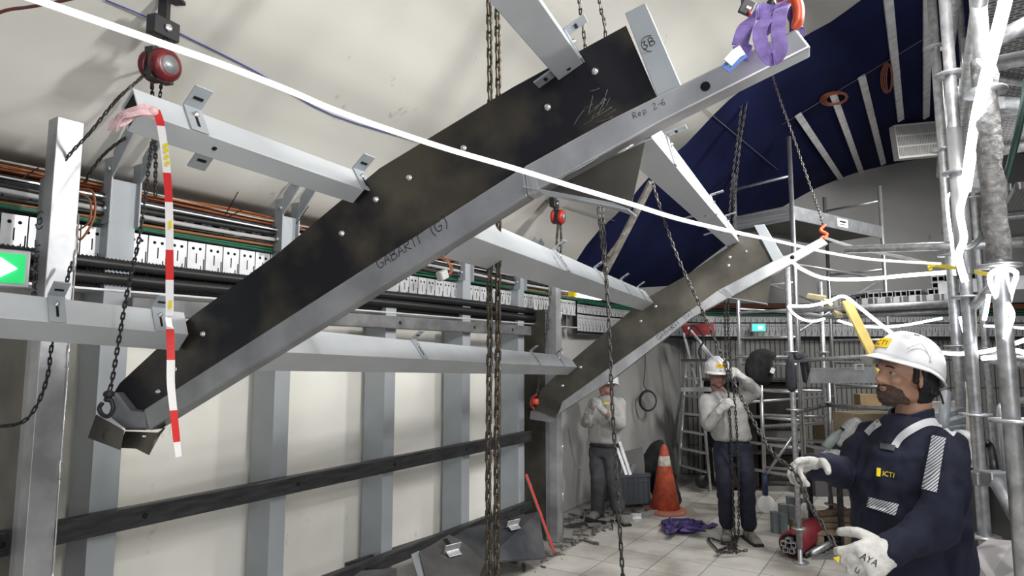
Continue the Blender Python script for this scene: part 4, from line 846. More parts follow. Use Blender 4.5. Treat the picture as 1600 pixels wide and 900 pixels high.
# yellow plank leaning
mb = MB(); pa, pb = D(1322, 470, 5.0), D(1432, 690, 4.6); mb.beam(pa, pb, .075, .025, side=RT)
tag(bevel(mb.build('plank', mat('yellow_timber', (.62, .47, .14), .6, 0, .15, 12, stretch=(1, 1, .4)))), 'yellow timber plank leaning diagonally behind the near worker head', 'plank')
for (a, b, lb) in (((1290, 470, 5.6), (1312, 494, 5.3), 'short pale yellow timber under the left end of the deck'), ((1262, 462, 5.8), (1290, 466, 5.7), 'yellow block of timber by the left corner of the deck')):
    mb = MB(); mb.beam(D(*a), D(*b), .05, .04, side=RT); tag(bevel(mb.build('timber', mat('pale_timber', (.55, .47, .28), .7, 0, .15, 12))), lb, 'timber')
# ---- aluminium mobile tower with a platform
t = T('mobile_tower', 'aluminium mobile scaffold tower with high platform in front of the grey end wall', 'scaffold tower', G(3.12, 7, 0)); MT = t
Cc = G(3.12, 7.0, 0); Ld_ = G(math.sin(math.radians(55)), math.cos(math.radians(55)), 0); Sd = G(math.sin(math.radians(-35)), math.cos(math.radians(-35)), 0)
corners = [Cc, Cc + Sd * .74, Cc + Ld_ * 2.05, Cc + Ld_ * 2.05 + Sd * .74]; tops = [4.20, 3.95, 3.95, 3.95]
for p, zt in zip(corners, tops):
    MB().cyl(p + UP * .22, p + UP * zt, .025, 12).build('upright', M['alu'], t)
    o = MB().lathe(p + UP * .10 - Sd * .015, [(.095, 0), (.10, .008), (.10, .028), (.095, .036)], 18, axis=Sd).build('caster', M['white'], t)
    MB().cyl(p + UP * .12, p + UP * .32, .02, 10).build('spindle', M['inoxd'], o)
for (p, q) in ((corners[0], corners[1]), (corners[2], corners[3])):
    for k in range(12): 
        z = .45 + k * .3
        if abs(z - 3.3) < .2: continue
        MB().cyl(p + UP * z, q + UP * z, .017, 8).build('rung', M['alu'], t)
ZP = 3.33
for (p, q) in ((corners[0], corners[2]), (corners[1], corners[3])):
    bevel(MB().beam(p + UP * ZP + Sd * (0 if p == corners[0] else 0), q + UP * ZP, .16, .02, side=UP).build('platform_beam', mat('alu_dark', (.33, .34, .36), .45, .6, .15, 10), t), .004)
MB().prism([corners[0] + UP * (ZP - .03), corners[2] + UP * (ZP - .03), corners[3] + UP * (ZP - .03), corners[1] + UP * (ZP - .03)], UP * .02).build('platform_board', mat('ply_board', (.12, .11, .10), .7, 0, .2, 8), t)
bevel(MB().beam(corners[0] + UP * (ZP + .0), corners[1] + UP * (ZP + .0), .17, .02, side=UP).build('end_beam', mat('alu_stripe', (.40, .41, .42), .45, .6, .3, 6, stretch=(.3, .3, 9)), t), .003)
lb_ = corners[0] + Ld_ * 1.05 + UP * (ZP + .005) + (-Sd) * .012
MB().obox(lb_, Ld_, Sd, UP, .12, .002, .05).build('label', M['white'], t)
for hz, hl in ((.015, .07), (-.018, .055)): MB().obox(lb_ - Sd * .003 + UP * hz, Ld_, Sd, UP, hl, .001, .010 if hz > 0 else .004).build('label_print', M['ink'], t)
for z in (2.75, 2.3, 1.2):
    MB().cyl(corners[1] + UP * z, corners[3] + UP * (z - .35 if z > 2.5 else z), .016, 8).build('brace', M['alu'], t)
MB().cyl(corners[0] + UP * 2.0, corners[2] + UP * 2.75, .018, 8).build('brace', M['scaf'], t); MB().cyl(corners[0] + UP * 2.75, corners[2] + UP * 2.72, .016, 8).build('guard_rail', M['alu'], t)
# toe platform used as a shelf at knee height behind the near worker
t = T('platform_unit', 'spare aluminium scaffold platform with white label standing behind the plank', 'platform', D(1320, 585, 6.3))
a, b = D(1266, 587, 6.5), D(1400, 585, 6.0); bevel(MB().beam(a, b, .15, .05, side=UP).build('side_beam', M['alu'], t), .01)
for s_ in (-.068, .068): MB().beam(a + UP * s_ - FW * .01, b + UP * s_ - FW * .01, .015, .07, side=UP).build('beam_lip', M['alu'], t)
lp = D(1340, 573, 6.15); MB().obox(lp - FW * .03, RT, FW, UP, .048, .002, .03).build('label', M['white'], t)
for hz, hl in ((.008, .022), (-.012, .024)): MB().obox(lp - FW * .033 + UP * hz, RT, FW, UP, hl, .001, .005 if hz > 0 else .002).build('label_print', M['ink'], t)
# spare frame on casters right of the far worker
t = T('ladder_frame', 'aluminium scaffold frame on a white caster standing right of the far worker', 'scaffold frame', D(1186, 785, 7.4))
a, b = G(2.83, 7.35, 0), G(3.45, 7.05, 0)
for p, nm in ((a, 1), (b, 0)):
    MB().cyl(p + UP * .28, p + UP * 1.45, .022, 10).build('upright', M['alu'], t)
cs = MB(); cs.lathe(a + UP * .10 - RT * .0 - FW * .02, [(.09, 0), (.10, .006), (.10, .034), (.09, .04)], 18, axis=FW); o = cs.build('caster', M['white'], t); MB().cyl(a + UP * .2, a + UP * .42, .032, 10).build('spindle', mat('blue_spindle', (.04, .06, .14), .5), o)
for z in (1.36, 1.08, .82, .50): MB().cyl(a + UP * z, b + UP * (z + .0), .016, 8).build('rung', M['alu'], t)
MB().cyl(a + UP * .95 + RT * .02, b + UP * 1.03, .02, 8).build('rung', M['scaf'], t)
MB().cyl(D(1241, 678, 7.0), D(1198, 740, 7.1), .016, 8).build('brace', M['alu'], t)
# hanging jackets
M['jacket_black'] = mat('black_cloth', (.012, .012, .014), .9, 0, .3, 12, bump=.5); M['jacket_grey'] = mat('charcoal_cloth', (.035, .036, .045), .9, 0, .3, 12, bump=.5)
def cloth_blob(pix, f, th, m, nm, lab, cat='jacket', fold=.018, par=None):
    # hanging or heaped cloth: a folded sheet wrapped round, with depth
    P = [D(x, y, f) for x, y in pix]; n = len(P); c = sum(P, V()) / n; mb = MB(); vs = []; rings = 7
    for side in (-1, 1):
        for k in range(rings):
            s_ = 1 - (k / rings) ** 1.6
            for i, p in enumerate(P):
                q = c + (p - c) * s_; w_ = math.sin(q.dot(RT) * 75 + 3 * noise.noise(q * 5)) * fold * (1 - s_ * .6) + noise.noise(q * 9) * fold
                vs.append(q + FW * side * (th * math.sqrt(max(0, 1 - s_ ** 5)) + (w_ if k else 0)) + (UP * noise.noise(q * 14) * fold * .4 if k else V()))
    fs = []
    for si in range(2):
        o = si * rings * n
        for k in range(rings - 1):
            for i in range(n):
                j = (i + 1) % n; f_ = (o + k * n + i, o + k * n + j, o + (k + 1) * n + j, o + (k + 1) * n + i); fs.append(f_ if si else f_[::-1])
        l_ = tuple(o + (rings - 1) * n + i for i in range(n)); fs.append(l_ if si else l_[::-1])
    mb.add(vs, fs, True); o = mb.build(nm, m, par)
    sb = o.modifiers.new('s', 'SUBSURF'); sb.levels = sb.render_levels = 1
    if lab: tag(o, lab, cat)
    return o
jk = cloth_blob([(1163, 575), (1166, 562), (1171, 552), (1179, 547), (1192, 543), (1203, 547), (1218, 555), (1205, 557), (1206, 570), (1210, 582), (1205, 598), (1196, 604), (1185, 600), (1176, 603), (1165, 588)], 7.0, .07, M['jacket_black'], 'jacket', 'black jacket with white tag hanging on the scaffold right of the far worker')
MB().obox(D(1207, 579, 6.88), (RT * .9 - UP * .4).normalized(), FW, (UP * .9 + RT * .4).normalized(), .022, .002, .028).build('white_tag', M['white'], jk)
jk = cloth_blob([(1231, 556), (1235, 553), (1239, 552), (1240, 562), (1242, 575), (1243, 590), (1245, 608), (1241, 614), (1230, 612), (1228, 600), (1227, 585), (1228, 568)], 5.5, .035, M['jacket_grey'], 'jacket', 'charcoal jacket hung on the left post of the plank deck bay', fold=.012)
cloth_blob([(1251, 551), (1256, 550), (1261, 553), (1264, 565), (1267, 582), (1262, 586), (1261, 600), (1255, 600), (1254, 580), (1250, 565)], 5.6, .035, M['jacket_grey'], 'sleeve', None, fold=.012, par=jk)
cloth_blob([(1239, 553), (1246, 549), (1253, 551), (1254, 560), (1247, 563), (1240, 561)], 5.6, .03, M['jacket_grey'], 'collar', None, fold=.01, par=jk)
MB().cyl(D(1160, 556, 7.1), D(1222, 556, 7.05), .016, 8); 
tag(MB().cyl(D(1150, 557, 7.02), D(1232, 558, 6.95), .016, 8).build('tube', M['alu']), 'aluminium tube under the black jacket', 'tube')
# ================================================================ THINGS ON THE FLOOR AND AT THE SIDES
# traffic cone
t = T('traffic_cone', 'dirty orange traffic cone with two worn reflective bands beside the grey crate', 'traffic cone', PZ(1040, 800, 0)); c = PZ(1040, 800, 0); k = 1.02
zt = .74
def cr(z): return (.165 - (.165 - .035) * z / zt)
mo = mat('cone_orange', (.55, .10, .05), .55, 0, .3, 14); mw = mat('cone_band', (.62, .60, .52), .6, 0, .3, 30)
MB().lathe(c, [(.23, 0), (.235, .012), (.22, .035), (.17, .045)], 28).build('base', mat('cone_base', (.45, .17, .12), .6, 0, .2, 12), t)
MB().lathe(c, [(cr(0), .04), (cr(.70), .70), (.02, .74), (.012, .745)], 28).build('cone_body', mo, t)
for z0, z1 in ((.16, .34), (.47, .62)): MB().lathe(c, [(cr(z0) + .002, z0), (cr(z1) + .002, z1)], 28).build('reflective_band', mw, t)
tag(bevel(MB().obox(c + RT * .12 + FW * .03 + UP * .001, RT, FW, UP, .22, .16, .0008).build('board', mat('card_sheet', (.38, .33, .27), .8))), 'thin worn board under the traffic cone', 'board')
# grey crate
cc = PZ(985, 795, 0) + FW * .15; t = T('crate', 'dark grey plastic crate holding metal brackets by the far wall', 'crate', cc); cm_ = mat('crate_grey', (.10, .11, .13), .5)
xa = (RT * .96 + FW * .28).normalized(); ya = UP.cross(xa)
for s_, ax, hw, ot in ((1, ya, .20, .15), (-1, ya, .20, .15), (1, xa, .15, .20), (-1, xa, .15, .20)):
    o_ = xa if ax is ya else ya
    b = MB(); b.obox(cc + ax * (s_ * ot) + UP * .22, o_, ax, UP, hw, .006, .17); b.obox(cc + ax * (s_ * (ot + .006)) + UP * .37, o_, ax, UP, hw + .01, .014, .018); b.obox(cc + ax * (s_ * (ot + .006)) + UP * .30, o_, ax, UP, hw, .010, .006)
    for q in range(-3, 4): b.obox(cc + ax * (s_ * (ot + .006)) + UP * .2 + o_ * (q * hw / 3.1), o_, ax, UP, .005, .008, .15)
    b.build('crate_side', cm_, t)
MB().obox(cc + UP * .06, xa, ya, UP, .2, .15, .01).build('crate_bottom', cm_, t)
r3 = random.Random(11)
for i in range(9):
    p = cc + xa * r3.uniform(-.16, .14) + ya * r3.uniform(-.10, .10) + UP * (.36 + .02 * i % .07 + .03); d1 = V((r3.uniform(-1, 1), r3.uniform(-1, 1), r3.uniform(-.1, .3))).normalized(); x, y, z = frame(d1)
    b = MB(); b.obox(p, x, y, z, .03, .003, .07); b.obox(p + x * .03 + y * .025, x, y, z, .003, .026, .07); tag(b.build('bracket', M['alu']), 'loose aluminium bracket in the heap filling the grey crate', 'bracket', 'brackets heaped in the grey crate')
for i, (a, b) in enumerate([((968, 690, 7.0), (985, 742, 6.9)), ((964, 700, 7.0), (979, 742, 6.9))]):
    tag(MB().beam(D(*a), D(*b), .03, .012, side=RT).build('metal_strip', M['inoxd']), ['longer', 'shorter'][i] + ' aluminium strip standing out of the grey crate', 'strip')
for i in range(5):
    p = PZ(968 + i * 13, 811 - i * 2.5, .03) - FW * .0; x, y, z = frame(RT + FW * r3.uniform(-.4, .4), UP); b = MB(); b.obox(p, x, y, z, .028, .003, .055); b.obox(p + y * .02 - x * .026, x, y, z, .003, .022, .055)
    tag(b.build('bracket', M['alu']), 'aluminium bracket in the row lying at the foot of the grey crate', 'bracket', 'brackets on the floor by the crate')
# black coat / bag behind the cone
cloth_blob([(1018, 790), (1012, 745), (993, 735), (990, 722), (1005, 716), (1012, 700), (1022, 688), (1038, 684), (1040, 705), (1046, 722), (1058, 760), (1068, 785), (1060, 792)], 7.85, .16, M['jacket_black'], 'coat', 'black coat slumped against the grey wall behind the traffic cone', 'coat', .03)
tag(bevel(MB().prism([D(977, 742, 7.7), D(1008, 740, 7.6), D(1005, 698, 7.8), D(975, 706, 7.9)], FW * .02).build('board', mat('grey_board', (.16, .16, .16), .7))), 'dark grey board leaning on the far wall behind the crate', 'board')
# coil of black cable on the wall
wc = D(1012, 626, 8.7); mb = MB()
for k_ in range(3): mb.tube([wc - FW * .02 * k_ + (RT * math.cos(a * .3142) * .115 + UP * math.sin(a * .3142) * .135) * (1 - .04 * k_) for a in range(20)], .010, 6, closed=True)
mb.tube(smooth_path([wc + UP * .13, D(1006, 600, 8.9), D(1008, 575, 8.9), D(1008, 540, 8.95)], 4), .006, 6)
tag(mb.build('cable_coil', M['black']), 'black cable coiled and hung on the grey wall above the cone', 'cable coil')
# purple sling on the floor
mb = MB(); r4 = random.Random(2); cpl = PZ(1075, 822, 0)
t = T('lifting_sling', 'purple webbing sling heaped on the tiles in front of the cone', 'sling', cpl)
for q in range(9):
    pts = [PZ(1072 + r4.uniform(-38, 30) , 822 + r4.uniform(-9, 9), .015 + .012 * q * (.3 + .7 * r4.random())) + UP * abs(r4.gauss(0, .018)) for _ in range(6)]
    P = smooth_path(pts, 5); sd = [(UP * math.sin(i * .4 + q) + RT * math.cos(i * .35 + q) + FW * .5) for i in range(len(P))]
    mb.ribbon(P, .06, .005, sd)
P = smooth_path([PZ(1095, 820, .02), PZ(1108, 822, .03), PZ(1118, 818, .01)], 4); mb.ribbon(P, .06, .005, FW)
zmin = min(p.z for p in mb.v); 
for p in mb.v: p.z = max(p.z, .002)
mb.build('webbing', M['sling_dark'], t)
# red spirit level leaning
t = T('spirit_level', 'red spirit level leaning against the lowest rail beside the steel offcuts', 'spirit level', PZ(867, 865, 0)); a, b = PZ(867, 865, .0), PX(822, 741, -3.14); 
d = (b - a).normalized()
bevel(MB().beam(a, b, .022, .05, side=RT).build('level_body', mat('level_red', (.58, .03, .03), .4), t), .003)
MB().beam(a.lerp(b, .02) - RT * .014, a.lerp(b, .98) - RT * .014, .004, .044, side=RT).build('green_side', mat('level_green', (.06, .20, .12), .5), t)
for s_ in (.2, .5, .86): MB().obox(a.lerp(b, s_), RT, d, RT.cross(d), .013, .02, .012).build('vial', M['yellow'], t)
# stacked black steel plates with brackets at the foot of the wall
def bent_plate(lab, quad, th, m, slots):
    t = T('steel_offcut', lab, 'steel plate', quad[0]); n = (quad[1] - quad[0]).cross(quad[-1] - quad[0]).normalized()
    if n.dot(E0 - quad[0]) < 0: n = -n
    bevel(MB().prism(quad, -n * th).build('plate', m, t), .002)
    for (cx, ax_, ay_) in slots:
        MB().obox(cx + n * .002, ax_, n, ay_, .018, .002, .045).build('slot', M['void'], t)
        o = MB(); o.obox(cx + n * .02 - ay_ * .06, ax_, n, ay_, .07, .03, .0025); o.obox(cx + n * .004 - ay_ * .085, ax_, n, ay_, .055, .002, .025); bevel(o.build('bracket', M['alu'], t), .001)
    return t
def quadp(pix): return [D(x, y, f) for x, y, f in pix]
M['plate_blue'] = mat('bluish_mill_steel', (.055, .06, .072), .38, .6, .2, 3, col2=(.16, .16, .165), bump=.05)
q1 = quadp([(742, 824, 5.55), (703, 832, 5.3), (842, 798, 5.95), (853, 870, 5.85), (760, 876, 5.1), (690, 880, 4.9)])
q1 = quadp([(705, 831, 5.25), (842, 799, 5.9), (853, 871, 5.45), (757, 877, 5.0), (735, 900, 4.75), (700, 905, 4.7)])
def ax_of(a, b): return (b - a).normalized()
ea, eb = q1[0], q1[1]; dx = ax_of(ea, eb); dn = dx.cross(q1[2] - q1[1]).normalized(); dy = dn.cross(dx); dy = dy if dy.z > 0 else -dy
bent_plate('large dark bluish steel offcut with two brackets leaning at the wall foot', q1, .02, M['plate_blue'], [(D(795, 812, 5.55), dx, dy)])
q2 = quadp([(655, 862, 4.6), (702, 835, 4.95), (722, 845, 4.95), (757, 878, 4.7), (735, 930, 4.3), (672, 930, 4.1)])
bent_plate('brownish steel offcut with one bracket, in front of the bluish one', q2, .02, mat('mill_grey', (.15, .148, .145), .4, .55, .25, 4), [(D(700, 850, 4.75), dx, dy)])
q3 = quadp([(642, 866, 4.62), (655, 860, 4.65), (678, 925, 4.2), (662, 930, 4.1)])
bent_plate('narrow grey steel end piece left of the brownish offcut', q3, .03, M['galv'], [])
q4 = quadp([(530, 894, 4.3), (620, 887, 4.5), (620, 930, 4.3), (520, 930, 4.15)])
bent_plate('flat steel offcut at the bottom edge below the third post', q4, .05, mat('mill_mid', (.12, .12, .122), .4, .55, .25, 5), [])
tag(bevel(MB().beam(D(540, 888, 4.5), D(700, 836, 5.2), .07, .03, side=UP).build('steel_bar', M['rail'])), 'dark steel bar lying behind the offcuts at the bottom edge', 'bar')
# rubble along the wall foot
mb = MB(); r5 = random.Random(9)
for i in range(160):
    x = r5.uniform(-3.35, -2.72); y = r5.uniform(4.6, 7.4); s_ = r5.choice([.006, .01, .016, .025]); d1 = V((r5.uniform(-1, 1), r5.uniform(-1, 1), r5.uniform(-.15, .15))).normalized(); a_, b_, c_ = frame(d1)
    mb.obox((x, y, s_ * .4 - .004), a_, b_, c_, s_ * .5, s_ * .5, s_ * r5.uniform(1, 5))
tag(mb.build('rubble', mat('rubble', (.14, .13, .12), .85, 0, .6, 40)), 'scattered rubble and scrap on the bare screed along the wall foot', 'rubble', kind='stuff')
for i in range(7):
    a = PZ(902 + i * 9, 822 - (i % 3) * 4, .02); d1 = (RT * math.cos(i * 1.3) + FW * math.sin(i * 1.3)).normalized()
    tag(MB().beam(a - d1 * .10, a + d1 * .10 + UP * .03, .035, .008, side=UP).build('scrap_strip', M['inoxd'] if i % 2 else M['rail']), 'scrap metal strip in the litter between upright and worker boots', 'scrap', 'scrap strips by the worker boots')
tag(MB().tube(smooth_path([PX(888, 670, -3.2), D(893, 700, 7.0), D(900, 725, 7.0), D(912, 733, 7.0), D(918, 715, 7.05), D(917, 690, 7.1)], 5), .008, 6).build('cable', mat('grey_lead', (.2, .2, .2), .5)), 'grey lead drooping against the wall behind the far upright', 'cable')
# step ladder
t = T('step_ladder', 'aluminium step ladder with top rail standing left of the far worker', 'ladder', PZ(1088, 750, 0))
fa, fb = PZ(1060, 752, 0), PZ(1110, 768, 0); ta, tb = D(1072, 562, 8.6), D(1092, 562, 8.45)
ba, bb = fa + FW * .75 + RT * .05, fb + FW * .75 + RT * .1
for a, b in ((fa, ta), (fb, tb), (ba, ta), (bb, tb)): bevel(MB().beam(a, b, .03, .05, side=RT).build('rail', M['alu'], t), .005)
for k in range(1, 7): MB().beam(fa.lerp(ta, k / 7), fb.lerp(tb, k / 7), .06, .025, side=FW).build('step', M['alu'], t)
MB().beam(D(1064, 608, 8.4), D(1112, 608, 8.3), .05, .2, side=UP).build('platform', M['inoxd'], t)
MB().beam(D(1064, 563, 8.4), D(1112, 563, 8.3), .035, .05, side=UP).build('guard_bar', M['rail'], t)
for (a, b) in (((1068, 520, 8.5), (1088, 600, 8.5)), ((1075, 512, 8.6), (1115, 560, 8.5)), ((1095, 540, 8.5), (1110, 560, 8.5))): MB().beam(D(*a), D(*b), .03, .03, side=RT).build('guard_post', M['inoxd'], t)
MB().lathe(D(1096, 752, 8.45), [(.08, 0), (.085, .01), (.085, .03), (.08, .04)], 16, axis=-FW).build('wheel', M['black'], t)
MB().beam(D(1115, 700, 8.4), D(1119, 752, 8.3), .03, .03, side=RT).build('foot_strut', M['alu'], t)
tag(MB().tube(smooth_path([D(1075, 525, 8.4), D(1082, 508, 8.4), D(1092, 515, 8.4), D(1100, 530, 8.4), D(1092, 548, 8.4), D(1096, 562, 8.4)], 5), .012, 6).build('hose', M['black']), 'black hose draped over the top of the step ladder', 'hose')
tag(bevel(MB().prism([D(1066, 508, 9.0), D(1115, 504, 8.9), D(1117, 522, 8.9), D(1074, 526, 9.0)], FW * .1).build('metal_box', M['red'])), 'red metal case at the top of the step ladder by the tray', 'case')
# dark shelving and clutter behind
t = T('shelf_rack', 'dark rack behind the far worker under the black jacket', 'rack', G(3.1, 8.6, 0))
dkm = mat('shelf_dark', (.022, .018, .014), .9, 0, .3, 6, bump=.3)
for a in (0, .55): bevel(MB().obox(G(2.95 + a, 8.8, .72), RT, FW, UP, .26, .3, .68).build('dark_block', dkm, t), .03)  # dark blocks painted in for the dark hollow between the shelves
for z in (.5, .95, 1.42): MB().obox(G(3.22, 8.75, z), RT, FW, UP, .6, .36, .015).build('shelf', M['rail'], t)
cb = mat('cardboard', (.34, .24, .13), .8, 0, .15, 10)
def cbox(name, c, sx, sy, sz, m, lab, cat, rot=0, tape=True, grp=None):
    x = RT * math.cos(rot) + FW * math.sin(rot); y = UP.cross(x); t = T(name, lab, cat, c, grp)
    bevel(MB().obox(c + UP * sz / 2, x, y, UP, sx / 2, sy / 2, sz / 2).build('body', m, t), .006)
    if tape: MB().obox(c + UP * (sz + .001), x, y, UP, sx / 2 + .001, .025, .001).build('tape', mat('parcel_tape', (.45, .38, .25), .3), t)
    return t
cbox('cardboard_box', G(4.12, 8.45, .6) , .3, .3, .30, mat('dark_cardboard', (.16, .12, .075), .8, 0, .15, 10), 'brown cardboard box on the stack behind the leaning plank', 'box', .1)
cbox('storage_box', G(4.02, 8.4, .0), .5, .4, .59, mat('grey_crate_box', (.15, .15, .15), .7), 'large grey box under the brown cardboard box behind the plank', 'box', .05, False)
cbox('cardboard_box', D(1356, 634, 8.4), .26, .2, .15, cb, 'small brown cardboard box behind the printed box, left of the near worker beard', 'box', -.1)
for i in range(6):
    o = bevel(MB().obox(G(3.55, 8.75, .06 + i * .16), RT, FW, UP, .28, .25, .07).build('panel_stack', mat('grey_pack', (.24, .24, .24), .6, 0, .1, 5))); o.name = 'grey_pack'
    tag(o, 'grey pack in the pile behind the deck bay, %s from the floor' % ['lowest', 'second', 'third', 'fourth', 'fifth', 'topmost'][i], 'pack', 'grey packs piled behind the deck bay')
# work heap behind the near worker arm: table top with bag, box, bottle, dark clothing
tb_ = D(1352, 725, 6.3); zt_ = .68
t = T('work_table', 'dark trestle table carrying clutter behind the near worker arm', 'table', V((tb_.x, tb_.y, 0)))
bevel(MB().obox(V((tb_.x, tb_.y, zt_ - .02)), RT, FW, UP, .45, .35, .02).build('tabletop', M['rail'], t))
for sx in (-1, 1):
    for sy in (-1, 1): MB().obox(V((tb_.x, tb_.y, zt_ / 2 - .02)) + RT * .41 * sx + FW * .3 * sy, RT, FW, UP, .02, .02, zt_ / 2 - .02).build('leg', M['rail'], t)
cbox('cardboard_box', D(1348, 676, 6.45), .42, .3, .20, mat('printed_card', (.50, .40, .26), .7, 0, .2, 8), 'open printed cardboard box among the clutter behind the worker shoulder', 'box', .15)
cloth_blob([(1292, 712), (1300, 694), (1325, 686), (1350, 680), (1385, 664), (1402, 668), (1400, 700), (1380, 740), (1300, 738)], 6.2, .18, M['jacket_grey'], 'coat', 'dark coat heaped on the table behind the near worker arm', 'coat', .03)
M['film'] = mat('plastic_film', (.75, .76, .76), .25, 0, .2, 18, bump=1.0); M['film2'] = mat('clear_film', (.62, .66, .66), .2, 0, .35, 25, bump=1.0)
MB().obox(D(1356, 634, 8.4) * 1 - UP * .4, RT, FW, UP, .16, .12, .39)
cloth_blob([(1308, 700), (1305, 684), (1318, 668), (1330, 652), (1345, 650), (1348, 668), (1338, 688), (1325, 702)], 6.0, .08, M['film'], 'plastic_bag', 'white plastic bag crumpled in front of the printed box', 'plastic bag', .02)
cloth_blob([(1275, 722), (1282, 708), (1300, 700), (1318, 702), (1322, 716), (1300, 730), (1280, 730)], 5.95, .08, M['film2'], 'plastic_film', 'crumpled clear film spilling from the table above the outstretched arm', 'plastic film', .025)
t = T('bottle', 'clear plastic bottle with dark cap lying on the film', 'bottle', D(1305, 680, 5.8)); a, b = D(1289, 700, 5.8), D(1314, 672, 5.8); d = (b - a).normalized(); L_ = (b - a).length
MB().lathe(a, [(.03, 0), (.042, .005), (.042, L_ * .6), (.038, L_ * .72), (.018, L_ * .9), (.018, L_)], 16, axis=d).build('bottle_body', mat('pet_plastic', (.55, .62, .62), .1, 0, 0, trans=.6), t)
MB().lathe(b, [(.02, 0), (.02, .024)], 12, axis=d).build('cap', M['black'], t)
# grey blocks, red roll, tubes, pallet on the tiles
bl = mat('block_grey', (.20, .225, .235), .6, 0, .1, 12)
for i, (px, py, lb) in enumerate([(1212, 832, 'front left'), (1223, 834, 'front right'), (1224, 818, 'middle left'), (1237, 820, 'middle right'), (1236, 805, 'back left'), (1249, 808, 'back right')]):
    c = PZ(px, py, 0); bevel(tag(MB().obox(c + UP * .10, RT, FW, UP, .034, .045, .10).build('metal_block', bl), 'small grey steel block on the tiles, %s of the six' % lb, 'block', 'six grey blocks by the red roll'), .004)
t = T('roll', 'dark red rubber-wrapped roll lying beside the scaffold foot', 'roll', PZ(1245, 850, 0)); a, b = PZ(1236, 852, .11), PZ(1312, 805, .11); a.z = b.z = .115
MB().cyl(a, b, .105, 28).build('wrap', mat('red_wrap', (.22, .018, .03), .6, 0, .15, 10), t); d = (a - b).normalized()
MB().lathe(a, [(.09, 0), (.09, .003)], 24, axis=d).build('dark_core', M['void'], t)
for k in range(5):
    x, y, z = frame(d); c = a - d * .05 + x * .045 * math.cos(k * 1.257) + y * .045 * math.sin(k * 1.257); mb = MB(); mb.hollow(c, c + d * .12, .042, .042, side=x, t=.005); mb.build('profile_end', M['prof'], t)
for i, (a, b, r) in enumerate([((1243, 862), (1335, 800), .035), ((1258, 868), (1340, 815), .024), ((1268, 866), (1345, 822), .03)]):
    p, q = PZ(*a, r), PZ(*b, r + .03 * i); tag(MB().cyl(p, q, r, 14).build('tube', M['scaf'] if i != 1 else M['rail']), ['thick grey tube lying against the red roll', 'dark tube lying second from the red roll', 'grey tube lying nearest the pallet'][i], 'tube')
t = T('pallet', 'wooden pallet of loose battens under the scaffold, right of the tubes', 'pallet', PZ(1320, 850, 0)); wood = mat('old_timber', (.27, .21, .14), .8, 0, .3, 14)
pc = PZ(1322, 858, 0)
for k in range(4): bevel(MB().obox(pc + UP * (.14 + .0) + FW * (k * .15), RT, FW, UP, .30, .05, .012).build('deck_board', wood, t), .003)
for k in (-1, 0, 1): bevel(MB().obox(pc + UP * .07 + RT * (k * .26) + FW * .22, RT, FW, UP, .04, .28, .055).build('bearer', wood, t), .004)
for i in range(3): tag(bevel(MB().obox(pc + UP * (.175 + .045 * i) + RT * (.02 * i + .06) + FW * (.1 + .08 * i), (RT + FW * .25 * (i - 1)).normalized(), (FW - RT * .25 * (i - 1)).normalized(), UP, .24, .04, .02).build('batten', wood)), 'short timber batten, %s of the three on the pallet' % ['lowest', 'middle', 'topmost'][i], 'batten')
for i in range(6):
    a = PZ(1268 + i * 7, 872 - i * 3, .012); d1 = (RT * .9 + FW * (.4 * math.sin(i * 2.2)) ).normalized(); tag(MB().beam(a, a + d1 * .2, .02, .008, side=UP).build('scrap_strip', M['inoxd']), 'thin scrap strip on the tiles in front of the pallet', 'scrap', 'scrap strips in front of the pallet')
# right edge: boards, profiles, glazed frames, sheet
tag(bevel(MB().prism([D(1455, 628, 3.9), D(1513, 626, 3.8), D(1516, 700, 3.8), D(1458, 700, 3.9)], FW * .03).build('board', mat('cream_board', (.55, .54, .50), .6))), 'cream board standing behind the near worker shoulder', 'board')
tag(bevel(MB().prism([D(1516, 470, 3.1), D(1526, 470, 3.1), D(1534, 745, 3.0), D(1516, 745, 3.0)], FW * .03).build('board', mat('beige_board', (.50, .48, .42), .6, 0, .2, 7))), 'tall narrow beige board against the second upright', 'board')
for i, (a, b) in enumerate([((1470, 664, 3.2), (1512, 652, 3.3)), ((1468, 650, 3.3), (1500, 640, 3.4)), ((1466, 672, 3.2), (1514, 668, 3.2))]):
    tag(bevel(MB().beam(D(*a), D(*b), .03, .05, side=UP).build('steel_channel', M['galv'])), ['front', 'upper', 'lowest'][i] + ' grey steel channel behind the near worker shoulder', 'channel')
tag(MB().cyl(D(1473, 668, 3.1), D(1479, 614, 3.2), .024, 12).build('tube', M['galv']), 'short grey tube standing upright behind the near worker collar', 'tube')
cloth_blob([(1488, 672), (1512, 668), (1525, 690), (1530, 720), (1528, 738), (1508, 722), (1496, 700)], 3.0, .06, M['film'], 'plastic_sheet', 'crumpled white sheet wrapped on profiles behind the near worker back', 'plastic sheet', .03)
for i in range(6):
    a = D(1500 + i * 5, 742 - i * 2 + (i % 2) * 7, 2.9); d1 = (RT * .25 + FW * .9 + UP * .12).normalized(); mb = MB(); mb.hollow(a, a + d1 * .7, .028, .022, side=RT, t=.003)
    tag(mb.build('metal_profile', M['alu']), 'white metal profile end in the bundle behind the near worker, %s from the left' % ['first', 'second', 'third', 'fourth', 'fifth', 'last'][i], 'profile', 'profiles in the wrapped bundle')
